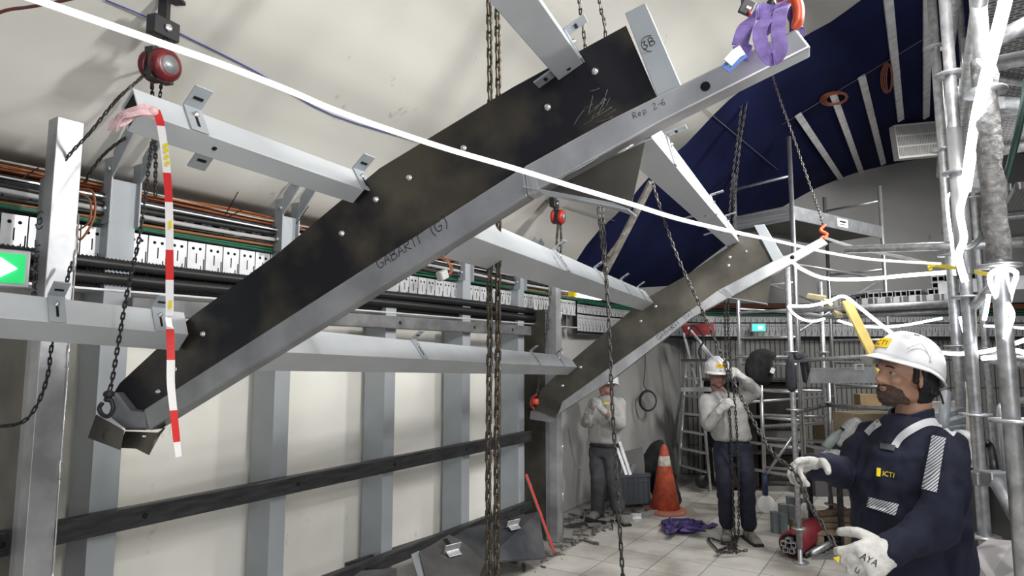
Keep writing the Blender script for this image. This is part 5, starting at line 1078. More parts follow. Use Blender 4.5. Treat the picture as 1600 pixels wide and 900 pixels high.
def glazed(lab, px0, px1, pt, pb, f, dpx):
    t = T('glazed_frame', lab, 'frame', D(px0, pb, f)); tl, tr = D(px0, pt, f), D(px1, pt - 6, f); bl_, br_ = D(px0 + dpx, pb, f), D(px1 + dpx, pb, f)
    r_ = .06; pts = [bl_, tl - UP * r_, tl - UP * .02 + RT * .018, tl + RT * r_, tr, tr - UP * .1, br_]
    MB().tube(smooth_path([bl_, bl_.lerp(tl, .5), tl - UP * r_, tl + RT * .02 - UP * .015, tl + RT * r_, tl.lerp(tr, .6), tr], 4), .016, 8).build('frame_tube', M['alu'], t)
    MB().prism([bl_ + RT * .02, tl + RT * .03 - UP * .03, tr - UP * .03, br_], FW * .01).build('glass', mat('dark_glass', (.035, .04, .045), .12, 0), t)
glazed('dark glazed panel with rounded metal frame behind the right front upright', 1561, 1640, 628, 830, 3.1, 16)
glazed('second dark glazed panel, lower and nearer, at the right edge', 1584, 1650, 656, 850, 2.7, 12)
tag(MB().tube(smooth_path([D(1540, 690, 3.0), D(1548, 700, 3.0), D(1553, 725, 2.9), D(1554, 760, 2.9)], 5), .016, 8).build('hose', M['black']), 'black hose bent behind the second upright', 'hose')
tag(bevel(MB().prism([D(1532, 775, 3.2), D(1560, 775, 3.2), D(1572, 842, 3.1), D(1534, 842, 3.1)], FW * .02).build('board', mat('white_board', (.5, .5, .49), .6))), 'pale board low behind the brace at the right', 'board')
P = [D(1515, 862, 2.6), D(1545, 842, 2.7), D(1600, 846, 2.6), D(1640, 860, 2.4), D(1640, 960, 2.2), D(1560, 950, 2.3), D(1545, 905, 2.4), D(1520, 940, 2.4)]
tag(MB().prism(P, (0, 0, -.012)).build('plastic_sheet', mat('pinkish_sheet', (.56, .53, .54), .4, 0, .12, 5, bump=.3)), 'pale translucent sheet draped low at the bottom right corner', 'plastic sheet')
dkb = MB(); dkb.obox(D(1545, 870, 3.2) - UP * .1, RT, FW, UP, .3, .2, .5)
tag(bevel(dkb.build('cabinet', mat('dark_cab', (.05, .05, .05), .6)), .01), 'dark cabinet low at the right under the pale sheet', 'cabinet')
# ================================================================ PEOPLE
def voxel_mesh(mb, name, m, parent, vox=.01, smooth=4, disp=0.0, dscale=.05, cuts=()):
    me = mb.mesh(name); o = bpy.data.objects.new('tmp', me); COL.objects.link(o)
    r = o.modifiers.new('r', 'REMESH'); r.mode = 'VOXEL'; r.voxel_size = vox; r.use_smooth_shade = True
    s = o.modifiers.new('s', 'SMOOTH'); s.iterations = smooth; s.factor = .5
    dg = bpy.context.evaluated_depsgraph_get(); dg.update(); ev = o.evaluated_get(dg); me2 = bpy.data.meshes.new_from_object(ev)
    bpy.data.objects.remove(o); off = world_loc(parent)
    if disp:
        me2.calc_loop_triangles(); nr = [v.normal.copy() for v in me2.vertices]
        for v, n in zip(me2.vertices, nr):
            p = v.co; q = p / dscale; d = noise.noise(q + V((0, 0, 7))) + .6 * noise.noise(V((q.x * 2.3, q.y * 2.3, q.z * 1.5)) + V((9, 2, 1)))
            w_ = abs(math.sin((p.z * 26 + 2.2 * noise.noise(p * 6)) )) - .5
            v.co = p + n * disp * (d + .35 * w_)
    for v in me2.vertices: v.co -= off
    for p in me2.polygons: p.use_smooth = True
    me2.name = name; me2.materials.clear(); me2.materials.append(m)
    o = bpy.data.objects.new(name, me2); COL.objects.link(o); o.parent = parent; return o
def limb(mb, pts, rad, n=5, seg=14):
    P = smooth_path(pts, n); R = []
    for i in range(len(P)):
        t = i / (len(P) - 1) * (len(rad) - 1); k = min(int(t), len(rad) - 2); R.append(rad[k] + (rad[k + 1] - rad[k]) * (t - k))
    mb.tube(P, R, seg); mb.ell(P[0], R[0]); mb.ell(P[-1], R[-1]); return mb
def loft(mb, rings, seg=24):
    vs = []
    for c, rx, ry, X, Y in rings:
        for k in range(seg):
            a = 2 * math.pi * k / seg; ca, sa = math.cos(a), math.sin(a); e = .85
            vs.append(V(c) + X * (rx * math.copysign(abs(ca) ** e, ca)) + Y * (ry * math.copysign(abs(sa) ** e, sa)))
    n = len(rings); fs = [(i * seg + k, i * seg + (k + 1) % seg, (i + 1) * seg + (k + 1) % seg, (i + 1) * seg + k) for i in range(n - 1) for k in range(seg)]
    fs += [tuple(range(seg))[::-1], tuple((n - 1) * seg + k for k in range(seg))]; mb.add(vs, fs, True)
def hand_mb(wrist, dr, nrm, side, curls, thumb=.5, s=1.0, fat=1.0, spread=.10, cuff=.05, cuffr=.034):
    """dr: wrist to knuckles; nrm: the way the palm looks; side: towards the thumb; curls: bend of index..little"""
    mb = MB(); dr = V(dr).normalized(); nrm = V(nrm); nrm = (nrm - dr * nrm.dot(dr)).normalized(); sd = dr.cross(nrm); sd = sd if sd.dot(V(side)) > 0 else -sd; w = V(wrist)
    loft(mb, [(w - dr * .01 * s, .026 * s * fat, .019 * s * fat, sd, nrm), (w + dr * .02 * s, .032 * s * fat, .019 * s * fat, sd, nrm), (w + dr * .055 * s, .041 * s * fat, .018 * s * fat, sd, nrm), (w + dr * .088 * s, .041 * s * fat, .015 * s * fat, sd, nrm), (w + dr * .097 * s, .036 * s * fat, .010 * s * fat, sd, nrm)])
    mb.ell(w + dr * .04 * s + sd * .022 * s + nrm * .010 * s, .020 * s, .020 * s, .016 * s)
    if cuff: loft(mb, [(w + dr * .02, .030 * s * fat, .024 * s * fat, sd, nrm), (w - dr * cuff * .5, cuffr * .95, cuffr * .85, sd, nrm), (w - dr * cuff, cuffr, cuffr * .9, sd, nrm)])
    Ls = [(.045, .027, .021), (.049, .031, .022), (.045, .029, .021), (.036, .022, .019)]
    for i in range(4):
        o = (.030 - i * .0205) * s * fat; p = w + dr * (.088 - (.006 if i == 3 else 0)) * s + sd * o; d = (dr + sd * (spread * (1.3 - i))).normalized(); pts = [p - d * .012 * s, p]; a = 0
        for j, L in enumerate(Ls[i]):
            a += curls[i] * (.8, 1.0, .8)[j]; q = d * math.cos(a) + nrm * math.sin(a); p = p + q * L * s; pts.append(p)
        mb.tube(smooth_path(pts, 3), [(.0100 - .0022 * k / 12) * s * fat for k in range(len(smooth_path(pts, 3)))], 10); mb.ell(p, .0078 * s * fat); 
        for q in pts[1:-1]: mb.ell(q, .0102 * s * fat)
    p = w + dr * .022 * s + sd * .026 * s * fat + nrm * .006 * s; d = (sd * .75 + dr * .62 + nrm * .25 * thumb).normalized(); pts = [p]
    for j, L in enumerate((.042, .034, .027)): 
        pts.append(pts[-1] + d * L * s); d = (d + (nrm * .75 - sd * .38) * thumb * .8).normalized()
    mb.tube(smooth_path(pts, 3), [(.0145 - .005 * k / 9) * s * fat for k in range(10)], 10); mb.ell(pts[-1], .0095 * s * fat)
    return mb
def head_mb(mb, c, fr, up_, s=1.0):
    fr = V(fr).normalized(); up_ = (V(up_) - fr * V(up_).dot(fr)).normalized(); lf = up_.cross(fr)
    def P(a, b, h): return V(c) + (fr * a + lf * b + up_ * h) * s
    ax = (fr, lf, up_)
    E = lambda a, b, h, x, y, z: mb.ell(P(a, b, h), x * s, y * s, z * s, ax, 20, 14)
    E(-.012, 0, .030, .098, .077, .088); E(.028, 0, -.030, .062, .062, .075); E(.040, 0, -.072, .042, .044, .030)     # skull, face, jaw
    E(.070, 0, -.092, .020, .024, .016); E(.072, 0, .030, .026, .052, .016)                                        # chin, brow
    for q in (-1, 1): 
        E(.058, q * .040, -.020, .026, .022, .022); E(.012, q * .056, -.065, .035, .014, .028)                      # cheeks, jaw angle
        E(-.012, q * .077, -.012, .016, .007, .028); E(-.006, q * .078, -.030, .010, .007, .012)                    # ears
    mb.tube([P(.082, 0, .020), P(.094, 0, .000), P(.108, 0, -.022), P(.098, 0, -.032)], [.010 * s, .011 * s, .013 * s, .010 * s], 10)
    for q in (-1, 1): E(.090, q * .013, -.027, .011, .009, .008)
    E(.084, 0, -.050, .012, .022, .0055); E(.082, 0, -.061, .013, .019, .006)                                       # lips
    return P
SKIN = mat('skin', (.42, .23, .155), .5, 0, .08, 18)
SKIN2 = mat('skin_reddish', (.30, .165, .135), .55, 0, .06, 18)
HAIR = mat('black_hair', (.010, .009, .009), .6, 0, .3, 60, bump=.5); BEARD = mat('dark_beard', (.07, .042, .032), .8, 0, .3, 60, bump=.5)
GLOVE = mat('white_glove', (.62, .61, .58), .8, 0, .12, 30, bump=.4); GLOVE2 = mat('worn_glove', (.45, .45, .44), .85, 0, .25, 30, bump=.4)
HELM = mat('helmet_white', (.76, .77, .79), .28)
def face_details(P, s, par, skin, beard=True, hair=True):
    for q in (-1, 1):
        e = MB().ell(P(.068, q * .031, .006), .0125 * s, .0125 * s, .0125 * s, seg=14, rings=10).build('eye', mat('eye_white', (.34, .30, .27), .4), par)
        MB().ell(P(.0785, q * .031, .006), .0045 * s, .0045 * s, .0045 * s, seg=10, rings=8).build('iris', mat('dark_iris', (.03, .015, .01), .3), e)
        mb = MB(); mb.tube(smooth_path([P(.090, q * .012, .026), P(.092, q * .030, .031), P(.078, q * .048, .025)], 3), .0035 * s, 6); mb.build('eyebrow', HAIR, par)
    MB().tube([P(.094, -.018, -.0555), P(.0985, 0, -.0555), P(.094, .018, -.0555)], .0016 * s, 5).build('mouth_line', mat('lip', (.16, .05, .045), .5), par)
    if beard:
        mb = MB()
        for q in range(-8, 9):
            a = q / 8 * 1.45; 
            for h in (-.045, -.058, -.072, -.086, -.098):
                rr = .070 - max(0, -h - .075) * .9; x = .026 + rr * math.cos(a) * (1.0 if h > -.09 else .95) ; y = .057 * math.sin(a) * (1 + .12 * (h + .07) / .03 * -1)
                if abs(q) < 3 and h > -.068: continue
                mb.ell(P(x - .004, y * .97, h), .0085 * s, .0085 * s, .0085 * s, seg=8, rings=6)
        for q in (-2, -1, 0, 1, 2): mb.ell(P(.094 - abs(q) * .003, q * .010, -.041), .006 * s, .007 * s, .005 * s, seg=8, rings=6)
        for q in (-3, -2, -1, 0, 1, 2, 3):
            for h_, r_ in ((-.074, .092), (-.088, .092), (-.100, .084), (-.110, .068)): mb.ell(P(r_ - abs(q) * .0045, q * .0095, h_), .009 * s, .009 * s, .009 * s, seg=8, rings=6)
        voxel_mesh(mb, 'beard', BEARD, par, .005, 3)
    if hair:
        mb = MB()
        for i in range(12):
            for j in range(7):
                a = math.pi * (.42 + 1.16 * i / 11); h = -.055 + .02 * j
                k_ = math.sqrt(max(.05, 1 - (max(0, h - .03) / .1) ** 2)); mb.ell(P(-.012 + .100 * math.cos(a) * k_, .080 * math.sin(a) * k_, h) if h > -.02 or .55 * math.pi < a < 1.45 * math.pi else P(-.05, 0, .02), .013 * s, .013 * s, .013 * s, seg=8, rings=6)
        voxel_mesh(mb, 'hair', HAIR, par, .006, 3)
def helmet(c, fr, up_, par, s=1.0, strap=True, sticker=True, word='ICTI'):
    fr = V(fr).normalized(); up_ = (V(up_) - fr * V(up_).dot(fr)).normalized(); lf = up_.cross(fr)
    def P(a, b, h): return V(c) + (fr * a + lf * b + up_ * h) * s
    mb = MB(); seg, rings = 36, 12; vs = []; th = .004
    def pt(k, j, o):
        a = 2 * math.pi * k / seg; t = j / rings * math.pi / 2
        rx = .140 * (1 - .06 * math.sin(a) ** 2) - o; ry = .112 - o; rz = .132 - o; ct = math.cos(t) ** .75; st = math.sin(t) ** .95 if t > 0 else 0
        dip = (-.030 * max(0, -math.cos(a)) ** 1.3 - .008 * abs(math.sin(a))) * (1 - j / rings) ** 1.5
        ridge = .004 * math.exp(-((math.sin(a) * ct) / .22) ** 2) * st
        return P(-.004 + rx * math.cos(a) * ct, ry * math.sin(a) * ct, rz * st + dip + ridge)
    for o in (0, th):
        for j in range(rings + 1):
            for k in range(seg): vs.append(pt(k, j, o))
    L = (rings + 1) * seg; fs = []
    for j in range(rings):
        for k in range(seg):
            a, b = j * seg + k, j * seg + (k + 1) % seg; fs += [(a, b, b + seg, a + seg), (L + b, L + a, L + a + seg, L + b + seg)]
    for k in range(seg): fs.append(((k + 1) % seg, k, L + k, L + (k + 1) % seg))
    mb.add(vs, fs, True); H = mb.build('helmet_shell', HELM, par)
    mb = MB(); N_ = 36; vs = []                       # rim and peak
    for k in range(N_):
        a = 2 * math.pi * k / N_; b0 = pt(k * seg // N_, 0, .001); out = (fr * math.cos(a) + lf * math.sin(a)) * s
        wd = .008 + .034 * max(0, math.cos(a)) ** 1.6 + .004 * max(0, -math.cos(a)); dz = -.006 - .012 * max(0, math.cos(a))
        vs += [b0 + up_ * .010 * s, b0 + out * wd + up_ * dz * s + up_ * .003 * s, b0 + out * wd + up_ * dz * s - up_ * .002 * s, b0 - out * .003 - up_ * .004 * s]
    fs = [(i * 4 + q, ((i + 1) % N_) * 4 + q, ((i + 1) % N_) * 4 + (q + 1) % 4, i * 4 + (q + 1) % 4) for i in range(N_) for q in range(4)]
    mb.add(vs, fs, True); mb.build('helmet_peak', HELM, par)
    for q in (-1, 1):
        mb = MB(); mb.tube(smooth_path([P(.085, q * .088, .045), P(.05, q * .100, .078), P(.02, q * .104, .060), P(-.005, q * .110, .022)], 4), .0022, 6); mb.tube([P(.0, q * .100, .085), P(.005, q * .1125, .022)], .0022, 6); mb.build('shell_rib', HELM, H)
        mb = MB()
        for k in range(4): mb.tube([P(.045 - k * .032, q * .052, .1195 - abs(k - 1.2) * .003), P(.027 - k * .032, q * .054, .1200 - abs(k - .8) * .003)], .0028, 6)
        mb.build('vent_slots', M['void'], H)
    if sticker:
        n = (fr * .93 + up_ * .36).normalized(); cc = P(.128, .0, .052); 
        mb = MB(); rows = []
        for i in range(-4, 5):
            a = i * .085; rows.append((P(-.004 + .1395 * math.cos(a) * .985, .1135 * math.sin(a), .034), P(-.004 + .1395 * math.cos(a) * .895, .1135 * math.sin(a) * .91, .074)))
        vs = []; 
        for (p, q) in rows: vs += [p, p.lerp(q, .5) + n * .0022, q]
        vs = [v + n * .0028 for v in vs] + [v + n * .0012 for v in vs]
        m_ = len(rows) * 3; fs = []
        for i in range(len(rows) - 1):
            for j in range(2): a = i * 3 + j; fs += [(a, a + 3, a + 4, a + 1), (m_ + a + 1, m_ + a + 4, m_ + a + 3, m_ + a)]
        mb.add(vs, fs); o = mb.build('sticker', mat('sticker_yellow', (.85, .55, .0), .4), H)
        # word across the sticker, bent with it
        vs_, fs_ = text_mesh(word); wmax = max(x for x, y in vs_); mb = MB(); out = []
        for x, y in vs_:
            a = -(x / wmax - .5) * .56; a = -a; hh = .042 + y * .030; k = .985 - (hh - .034) / .040 * .09
            out.append(P(-.004 + .1395 * math.cos(a) * k, .1135 * math.sin(a) * k, hh) + n * .0052)
        mb.add(out, fs_); mb.build('sticker_word', M['ink'], o)
    if strap:
        mb = MB()
        for q in (-1, 1):
            mb.tube(smooth_path([P(-.10, q * .060, -.030), P(-.095, q * .045, -.062), P(-.07, q * .05, -.09)], 4), .006, 6, flat=.5)
        mb.tube(smooth_path([P(-.09, .06, -.055), P(-.115, 0, -.062), P(-.09, -.06, -.055)], 4), .010, 8, flat=.4)
        mb.ell(P(-.112, 0, -.062), .016, .016, .012); mb.build('harness', M['black'], par)
    return P
def boot(toe, heel, par, m, h=.13):
    mb = MB(); d = (toe - heel).normalized(); sd = d.cross(UP); c = heel.lerp(toe, .5)
    loft(mb, [(heel - d * .01 + UP * .035, .034, .035, sd, UP), (heel + d * .05 + UP * .045, .040, .045, sd, UP), (c + UP * .045, .043, .043, sd, UP), (toe - d * .06 + UP * .038, .048, .038, sd, UP), (toe - d * .01 + UP * .030, .036, .026, sd, UP)])
    limb(mb, [heel + d * .05 + UP * .05, heel + d * .045 + UP * h], [.046, .052]); o = voxel_mesh(mb, 'boot', m, par, .008, 3)
    MB().obox(c + UP * .012, d, sd, UP, (toe - heel).length / 2 + .01, .046, .012).build('sole', M['black'], o)
    return o
def project(obj_mb_mesh, f): pass
def bvh_of(objs):
    vs = []; fs = []
    for o in objs:
        off = world_loc(o); b = len(vs); vs += [v.co + off for v in o.data.vertices]; fs += [tuple(i + b for i in p.vertices) for p in o.data.polygons]
    return BVHTree.FromPolygons(vs, fs)
def on_cloth(bvh, px, py, off=.003):
    d, k = ray(px, py); d = d.normalized(); h, n, i, dist = bvh.ray_cast(E0, d, 6)
    return (h + n * off, n) if h else (None, None)
def patch(bvh, quad, nx, ny, name, m, par, off=.003):
    """a reflective band sewn on the cloth, quad given by its four corners as seen"""
    a, b, c, d = [V((*q, 0)) for q in quad]; mb = MB(); grid = []; last = None
    for j in range(ny + 1):
        for i in range(nx + 1):
            p = a.lerp(b, i / nx).lerp(d.lerp(c, i / nx), j / ny); h, n = on_cloth(bvh, p.x, p.y, off)
            if h is None or (last is not None and (h - last).length > .12): h = last if last is not None else D(p.x, p.y, 2.3)
            last = h; grid.append(h)
    fs = [(j * (nx + 1) + i, j * (nx + 1) + i + 1, (j + 1) * (nx + 1) + i + 1, (j + 1) * (nx + 1) + i) for j in range(ny) for i in range(nx)]
    mb.add(grid, fs, True); return mb.build(name, m, par)
def band(bvh, line, w_, name, m, par, off=.0035):
    P = smooth_path([V((*q, 0)) for q in line], 6); vs = []
    for i, p in enumerate(P):
        t = (P[min(len(P) - 1, i + 1)] - P[max(0, i - 1)]).normalized(); n2 = V((-t.y, t.x, 0))
        for s_ in (-1, -.33, .33, 1):
            q = p + n2 * (w_ / 2 * s_); h, n = on_cloth(bvh, q.x, q.y, off); vs.append(h)
    for i in range(len(vs)):
        if vs[i] is None: vs[i] = next((vs[j] for j in list(range(i - 1, -1, -1)) + list(range(i, len(vs))) if vs[j] is not None), V())
    fs = [(i * 4 + k, i * 4 + k + 1, i * 4 + 5 + k, i * 4 + 4 + k) for i in range(len(P) - 1) for k in range(3)]
    return MB().add(vs, fs, True).build(name, m, par)
REFL = mat('reflective_grey', (.50, .52, .54), .45)
def hatch_material():
    m = mat('hatched_reflective', (.6, .6, .6), .45); N, L, b = nodes_of(m); tc = N.new('ShaderNodeTexCoord'); mp = N.new('ShaderNodeMapping'); mp.inputs['Rotation'].default_value = (0, math.radians(42), 0)
    L.new(tc.outputs['Object'], mp.inputs[0]); wv = N.new('ShaderNodeTexWave'); wv.bands_direction = 'Z'; wv.inputs['Scale'].default_value = 46; L.new(mp.outputs[0], wv.inputs[0])
    cr = N.new('ShaderNodeValToRGB'); cr.color_ramp.interpolation = 'CONSTANT'; cr.color_ramp.elements[0].color = (.03, .035, .07, 1); cr.color_ramp.elements[1].position = .30; cr.color_ramp.elements[1].color = (.68, .70, .72, 1)
    L.new(wv.outputs['Fac'], cr.inputs[0]); L.new(cr.outputs[0], b.inputs['Base Color']); return m
HATCH = hatch_material()
# ---- near worker
F2 = (RT * -.95 + FW * -.31).normalized(); L2 = UP.cross(F2).normalized()
NAVY = mat('navy_jacket', (.0045, .007, .025), .85, 0, .25, 10, bump=.25)
W1 = T('person', 'person nearest the camera in navy work jacket and white helmet, holding the hand chain', 'person', G(1.56, 2.5, 0))
hc = D(1413, 588, 2.50); fh = (RT * -.985 + FW * -.12 + UP * .10).normalized(); uh = (UP * 1 + RT * .13).normalized()
body = MB(); Ph = head_mb(body, hc, fh, uh, 1.02)
sh_c = D(1419, 670, 2.5); neck = D(1424, 648, 2.5)
limb(body, [Ph(-.03, 0, -.05), D(1428, 632, 2.5), neck - UP * .04, sh_c - UP * .06], [.058, .060, .064, .07])
shl, shr = sh_c + L2 * .165 - UP * .055, sh_c - L2 * .165 - UP * .045
el, wl_ = D(1462, 818, 2.2), D(1392, 862, 2.08); er, wr = D(1325, 738, 2.66), D(1272, 727, 2.44)
hip = D(1427, 905, 2.5); hip.z = .92
limb(body, [shl, el, wl_], [.04, .036, .026]); limb(body, [shr, er, wr], [.04, .036, .026])
loft(body, [(hip - UP * .1, .13, .10, L2, F2), (hip + UP * .2, .13, .09, L2, F2), (sh_c - UP * .1, .16, .09, L2, F2), (sh_c, .08, .06, L2, F2)])
for s_ in (-1, 1):
    limb(body, [hip + L2 * .09 * s_ - UP * .05, hip + L2 * .10 * s_ + F2 * .02 - UP * .44, hip + L2 * .11 * s_ - UP * .86], [.07, .05, .04])
B1 = voxel_mesh(body, 'body', SKIN, W1, .006, 3)
face_details(Ph, 1.02, W1, SKIN)
jk_ = MB(); cU = D(1420, 700, 2.5)
loft(jk_, [(hip - UP * .10 + RT * .01, .20, .185, L2, F2), (hip + UP * .08 + RT * .005, .200, .185, L2, F2), (hip + UP * .26, .200, .180, L2, F2), (sh_c - UP * .16 - RT * .005, .195, .160, L2, F2), (sh_c - UP * .085 - RT * .0, .180, .135, L2, F2), (sh_c - UP * .03, .140, .105, L2, F2), (sh_c + UP * .03, .09, .082, L2, F2), (sh_c + UP * .055 - F2 * .005, .072, .075, L2, F2)])
limb(jk_, [shl - L2 * .01, shl.lerp(el, .5) + L2 * .015, el, el.lerp(wl_, .5), wl_ + (wl_ - el).normalized() * -.005], [.068, .070, .066, .058, .048])
limb(jk_, [shr + L2 * .01, shr.lerp(er, .5) - UP * .005, er, er.lerp(wr, .5), wr], [.070, .068, .062, .055, .046])
J1 = voxel_mesh(jk_, 'jacket', NAVY, W1, .010, 3, disp=.014, dscale=.085)
cl = MB(); pts = [neck + (L2 * math.cos(a) * .070 + F2 * math.sin(a) * .072) + UP * (.000 - .030 * max(0, math.sin(a))) for a in [math.pi * (.62 + 1.76 * k / 16) for k in range(17)]]
cl.ribbon(smooth_path(pts, 2), .055, .010, UP); bevel(cl.build('collar', NAVY, J1), .003)
tr = MB(); NV = mat('dark_trousers', (.012, .014, .028), .85, 0, .3, 9)
loft(tr, [(hip - UP * .16, .175, .135, L2, F2), (hip + UP * .02, .165, .125, L2, F2)])
for s_ in (-1, 1): limb(tr, [hip + L2 * .09 * s_ - UP * .08, hip + L2 * .10 * s_ + F2 * .02 - UP * .44, hip + L2 * .115 * s_ - UP * .80], [.105, .078, .066]); 
voxel_mesh(tr, 'trousers', NV, W1, .012, 3, disp=.004)
for s_ in (-1, 1): a = hip + L2 * .12 * s_; a.z = 0; boot(a + F2 * .20, a - F2 * .08, W1, mat('boot_grey', (.16, .15, .14), .8, 0, .3, 12))
bv = bvh_of([J1])
band(bv, [(1493, 678), (1474, 664), (1452, 660), (1430, 668), (1410, 682), (1398, 698)], 12, 'reflective_band', REFL, J1)
band(bv, [(1376, 660), (1364, 668), (1355, 678)], 11, 'reflective_band', REFL, J1)
patch(bv, [(1457, 680), (1478, 685), (1464, 770), (1441, 764)], 8, 24, 'sleeve_patch', HATCH, J1)
patch(bv, [(1354, 776), (1405, 788), (1399, 806), (1351, 791)], 14, 6, 'chest_band', HATCH, J1)
patch(bv, [(1377, 692), (1400, 697), (1398, 706), (1376, 702)], 8, 4, 'pocket_flap', mat('pocket_dark', (.05, .06, .07), .5), J1, .006)
patch(bv, [(1371, 731), (1377, 732), (1376, 745), (1370, 744)], 4, 4, 'logo', M['yellow'], J1)
def cloth_text(bvh, s, x0, y0, size, ang, m, par, name='lettering', off=.005):
    vs, fs = text_mesh(s); out = []; last = None; ca, sa = math.cos(ang), math.sin(ang)
    for x, y in vs:
        X = x * size; Y = -y * size; h, n = on_cloth(bvh, x0 + X * ca - Y * sa, y0 + X * sa + Y * ca, off)
        if h is None: h = last or D(x0, y0, 2.3)
        last = h; out.append(h)
    return MB().add(out, fs).build(name, m, par)
cloth_text(bv, 'ICTI', 1379, 744, 11, .14, M['yellow'], J1)
# gloves
g1 = hand_mb(wr - (wr - er).normalized() * .005, D(1222, 722, 2.34) - wr, (UP * -.75 - FW * .5), (-FW * .9 - UP * .5), [.12, .85, .95, 1.0], .8, 1.02, 1.22, .08, 0, .036)
voxel_mesh(g1, 'glove', GLOVE, W1, .004, 3, disp=.0015, dscale=.02)
g2 = hand_mb(wl_, D(1352, 876, 2.07) - wl_, (RT * -.25 + FW * .75 - UP * .35), (UP * .9 - RT * .35), [1.0, 1.1, 1.15, 1.2], .9, 1.12, 1.28, .05, 0, .038)
G2 = voxel_mesh(g2, 'glove', GLOVE, W1, .004, 3, disp=.0015, dscale=.02)
bv2 = bvh_of([G2]); cloth_text(bv2, 'AYA', 1343, 872, 15, .5, M['ink'], G2, off=.003); cloth_text(bv2, 'LI', 1335, 892, 10, .5, M['ink'], G2, off=.003)
MB().prism([D(1302, 872, 2.06), D(1312, 870, 2.06), D(1311, 880, 2.06)], FW * .004).build('yellow_tag', M['yellow'], G2)
# balaclava and helmet
bc = MB()
for i in range(17):
    for j in range(8):
        a = math.pi * (.50 + 1.0 * i / 16); h = -.085 + .018 * j; rr = 1.0 if h > -.03 else 1 - (-.03 - h) * 4.5
        bc.ell(Ph(-.018 + .094 * math.cos(a) * rr, .078 * math.sin(a) * rr, h), .013, .013, .013, seg=8, rings=6)
voxel_mesh(bc, 'head_liner', M['jacket_black'], W1, .006, 2)
hh = Ph(-.010, 0, .036); fhh = (fh * .96 + uh * .24).normalized(); uhh = (uh * .96 - fh * .24).normalized()
HP = helmet(hh, fhh, uhh, W1, 1.0)
st = MB(); st.tube(smooth_path([HP(-.13, .0, -.035), HP(-.16, .0, -.050), HP(-.185, 0, -.085)], 4), .004, 6); st.build('chin_strap', M['black'], W1)
# ---- far worker in grey sweatshirt
SW = mat('grey_sweatshirt', (.36, .36, .35), .9, 0, .12, 12, bump=.3)
def worker(lab, spec):
    q = spec; f = q['f']; root = T('person', lab, 'person', D(q['hip'][0], q['hip'][1], f) * 1)
    root.location.z = 0
    fc = q['face']; lf = UP.cross(fc).normalized(); s = q.get('hs', 1.0)
    P2 = lambda t: D(t[0], t[1], t[2] if len(t) > 2 else f)
    hp = P2(q['hip']); sc = P2(q['chest']); b = MB(); hd = P2(q['head']); ph = head_mb(b, hd, q['hface'], q.get('hup', UP), s)
    limb(b, [ph(-.03, 0, -.05), ph(-.03, 0, -.12), sc + UP * .02], [.055, .056, .065])
    sr, sl = P2(q['sh'][0]), P2(q['sh'][1]); loft(b, [(hp - UP * .08, .13, .09, lf, fc), (hp.lerp(sc, .5), .13, .08, lf, fc), (sc - UP * .05, .15, .08, lf, fc), (sc, .07, .05, lf, fc)])
    arms = [(sr, P2(q['arm'][0][0]), P2(q['arm'][0][1])), (sl, P2(q['arm'][1][0]), P2(q['arm'][1][1]))]
    for a in arms: limb(b, list(a), [.04, .042, .032])
    kn = [P2(k) for k in q['knee']]; an = [P2(k) for k in q['ankle']]
    for s_, k, a in zip((1, -1), kn, an): limb(b, [hp - UP * .05 - lf * .09 * s_, k, a], [.07, .05, .04])
    voxel_mesh(b, 'body', SKIN2, root, .010, 3); face_details(ph, s, root, SKIN2, q.get('beard', False), False)
    j = MB(); loft(j, [(hp + UP * .00, .17, .125, lf, fc), (hp + UP * .03, .185, .14, lf, fc), (hp.lerp(sc, .45), .19, .14, lf, fc), (hp.lerp(sc, .78), .20, .13, lf, fc), (sc + UP * .0, .155, .10, lf, fc), (sc + UP * .055, .07, .07, lf, fc)])
    for a in arms:
        cut = a[1].lerp(a[2], q.get('sleeve', .62)); limb(j, [a[0], a[0].lerp(a[1], .5), a[1], cut], [.078, .070, .064, .052])
    voxel_mesh(j, 'sweatshirt', SW, root, .012, 3, disp=.007, dscale=.08)
    t_ = MB(); loft(t_, [(hp - UP * .14, .165, .12, lf, fc), (hp + UP * .03, .155, .11, lf, fc)])
    for s_, k, a in zip((1, -1), kn, an): limb(t_, [hp - UP * .08 - lf * .09 * s_, (hp - UP * .08 - lf * .09 * s_).lerp(k, .5), k, k.lerp(a, .6), a + UP * .02], [.095, .09, .078, .074, .075])
    voxel_mesh(t_, 'trousers', q['trm'], root, .012, 2, disp=.006, dscale=.07)
    for a, tz in zip(an, q['toe']):
        h = V((a.x, a.y, 0)) - tz * .06; boot(h + tz * .27, h, root, mat('boot_dusty', (.20, .19, .17), .85, 0, .35, 14), .12)
    for (a, hnd, nr, sd, cu) in zip(arms, q['hand'], q['hn'], q['hs_'], q['curl']):
        d = P2(hnd) - a[2]; voxel_mesh(hand_mb(a[2], d, nr, sd, cu, .8, 1.05, 1.2, .05, .05, .040), 'glove', GLOVE2, root, .006, 2)
    helmet(ph(-.008, 0, .042), (q['hface'] * .99 + UP * .05).normalized(), q.get('hup', UP), root, 1.05 * s, strap=False, word=q.get('word', 'ICTI'))
    if q.get('belt'): MB().tube(smooth_path([hp + (lf * math.cos(a_ * .3927) * .165 + fc * math.sin(a_ * .3927) * .12) - UP * .025 for a_ in range(17)], 2), .018, 6, flat=.5, up=UP).build('belt', M['black'], root)
    return root
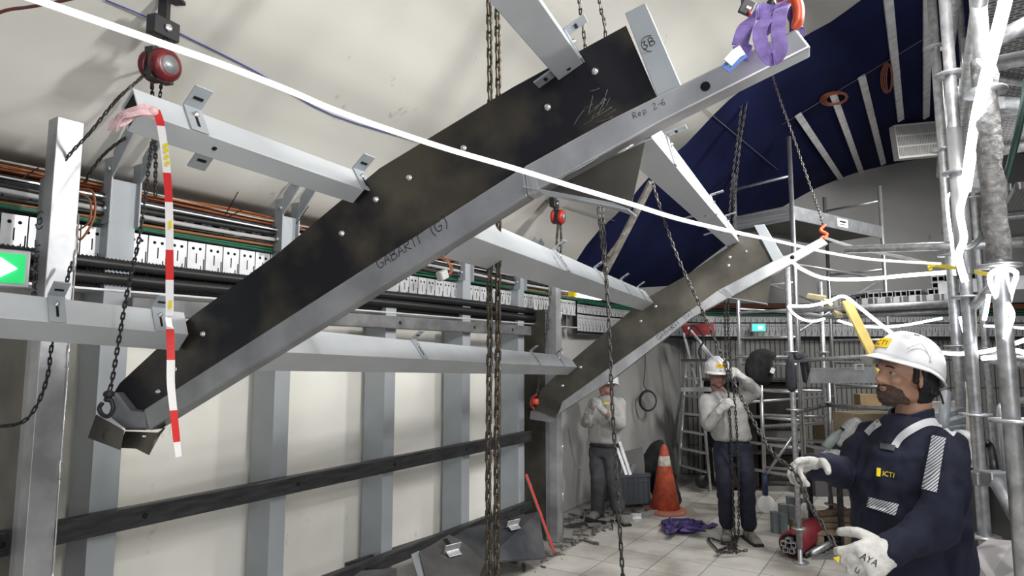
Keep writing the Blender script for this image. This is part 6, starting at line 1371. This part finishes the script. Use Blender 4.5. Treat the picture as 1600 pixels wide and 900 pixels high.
fc2 = (FW * -.95 - RT * .10).normalized()
TR2 = mat('navy_trousers', (.012, .014, .030), .85, 0, .4, 7)
worker('person in grey sweatshirt and white helmet standing by the ladder, holding the twin chains', dict(f=6.25, face=fc2, hface=(FW * -.93 - RT * .05 - UP * .12).normalized(), head=(1121, 586), chest=(1128, 620), hip=(1144, 688),
    sh=[(1104, 628), (1160, 622)], arm=[[(1106, 664, 6.1), (1126, 640, 6.0)], [(1180, 612, 6.2), (1160, 590, 6.1)]], knee=[(1132, 752, 6.15), (1166, 752, 6.15)], ankle=[(1136, 818, 6.35), (1170, 822, 6.3)],
    toe=[(FW * -.9 - RT * .35).normalized(), (FW * -.98 + RT * .05).normalized()], hand=[(1138, 628, 5.98), (1146, 578, 6.05)], hn=[RT * .6 - FW * -.3, RT * -.7 + FW * .2], hs_=[UP, UP], curl=[[1.1, 1.15, 1.2, 1.2], [.9, 1.0, 1.1, 1.2]], trm=TR2, sleeve=.72))
TR1 = mat('grey_work_trousers', (.055, .058, .065), .85, 0, .25, 9)
fc1 = (FW * -.75 - RT * .6).normalized()
p1 = worker('person in grey sweatshirt half hidden behind the far rib, beside the grey crate', dict(f=7.15, face=fc1, hface=(FW * -.55 - RT * .8 + UP * .0).normalized(), head=(947, 602), chest=(948, 626), hip=(944, 692),
    sh=[(930, 632), (968, 632)], arm=[[(916, 660, 7.05), (917, 652, 6.85)], [(968, 664, 6.95), (941, 640, 6.75)]], knee=[(934, 752, 7.05), (958, 752, 7.0)], ankle=[(934, 800, 7.15), (966, 796, 7.0)],
    toe=[(FW * -.8 - RT * .5).normalized(), (FW * -.9 + RT * .25).normalized()], hand=[(917, 640, 6.78), (930, 626, 6.7)], hn=[RT * .6, RT * -.5 + FW * .3], hs_=[UP, UP], curl=[[1.0, 1.1, 1.2, 1.2], [.9, 1.0, 1.1, 1.2]], trm=TR1, sleeve=.6, belt=True, hs=1.0))
MB().obox(D(948, 630, 6.98), RT, FW, UP, .03, .002, .010).build('chest_logo', M['yellow'], p1)
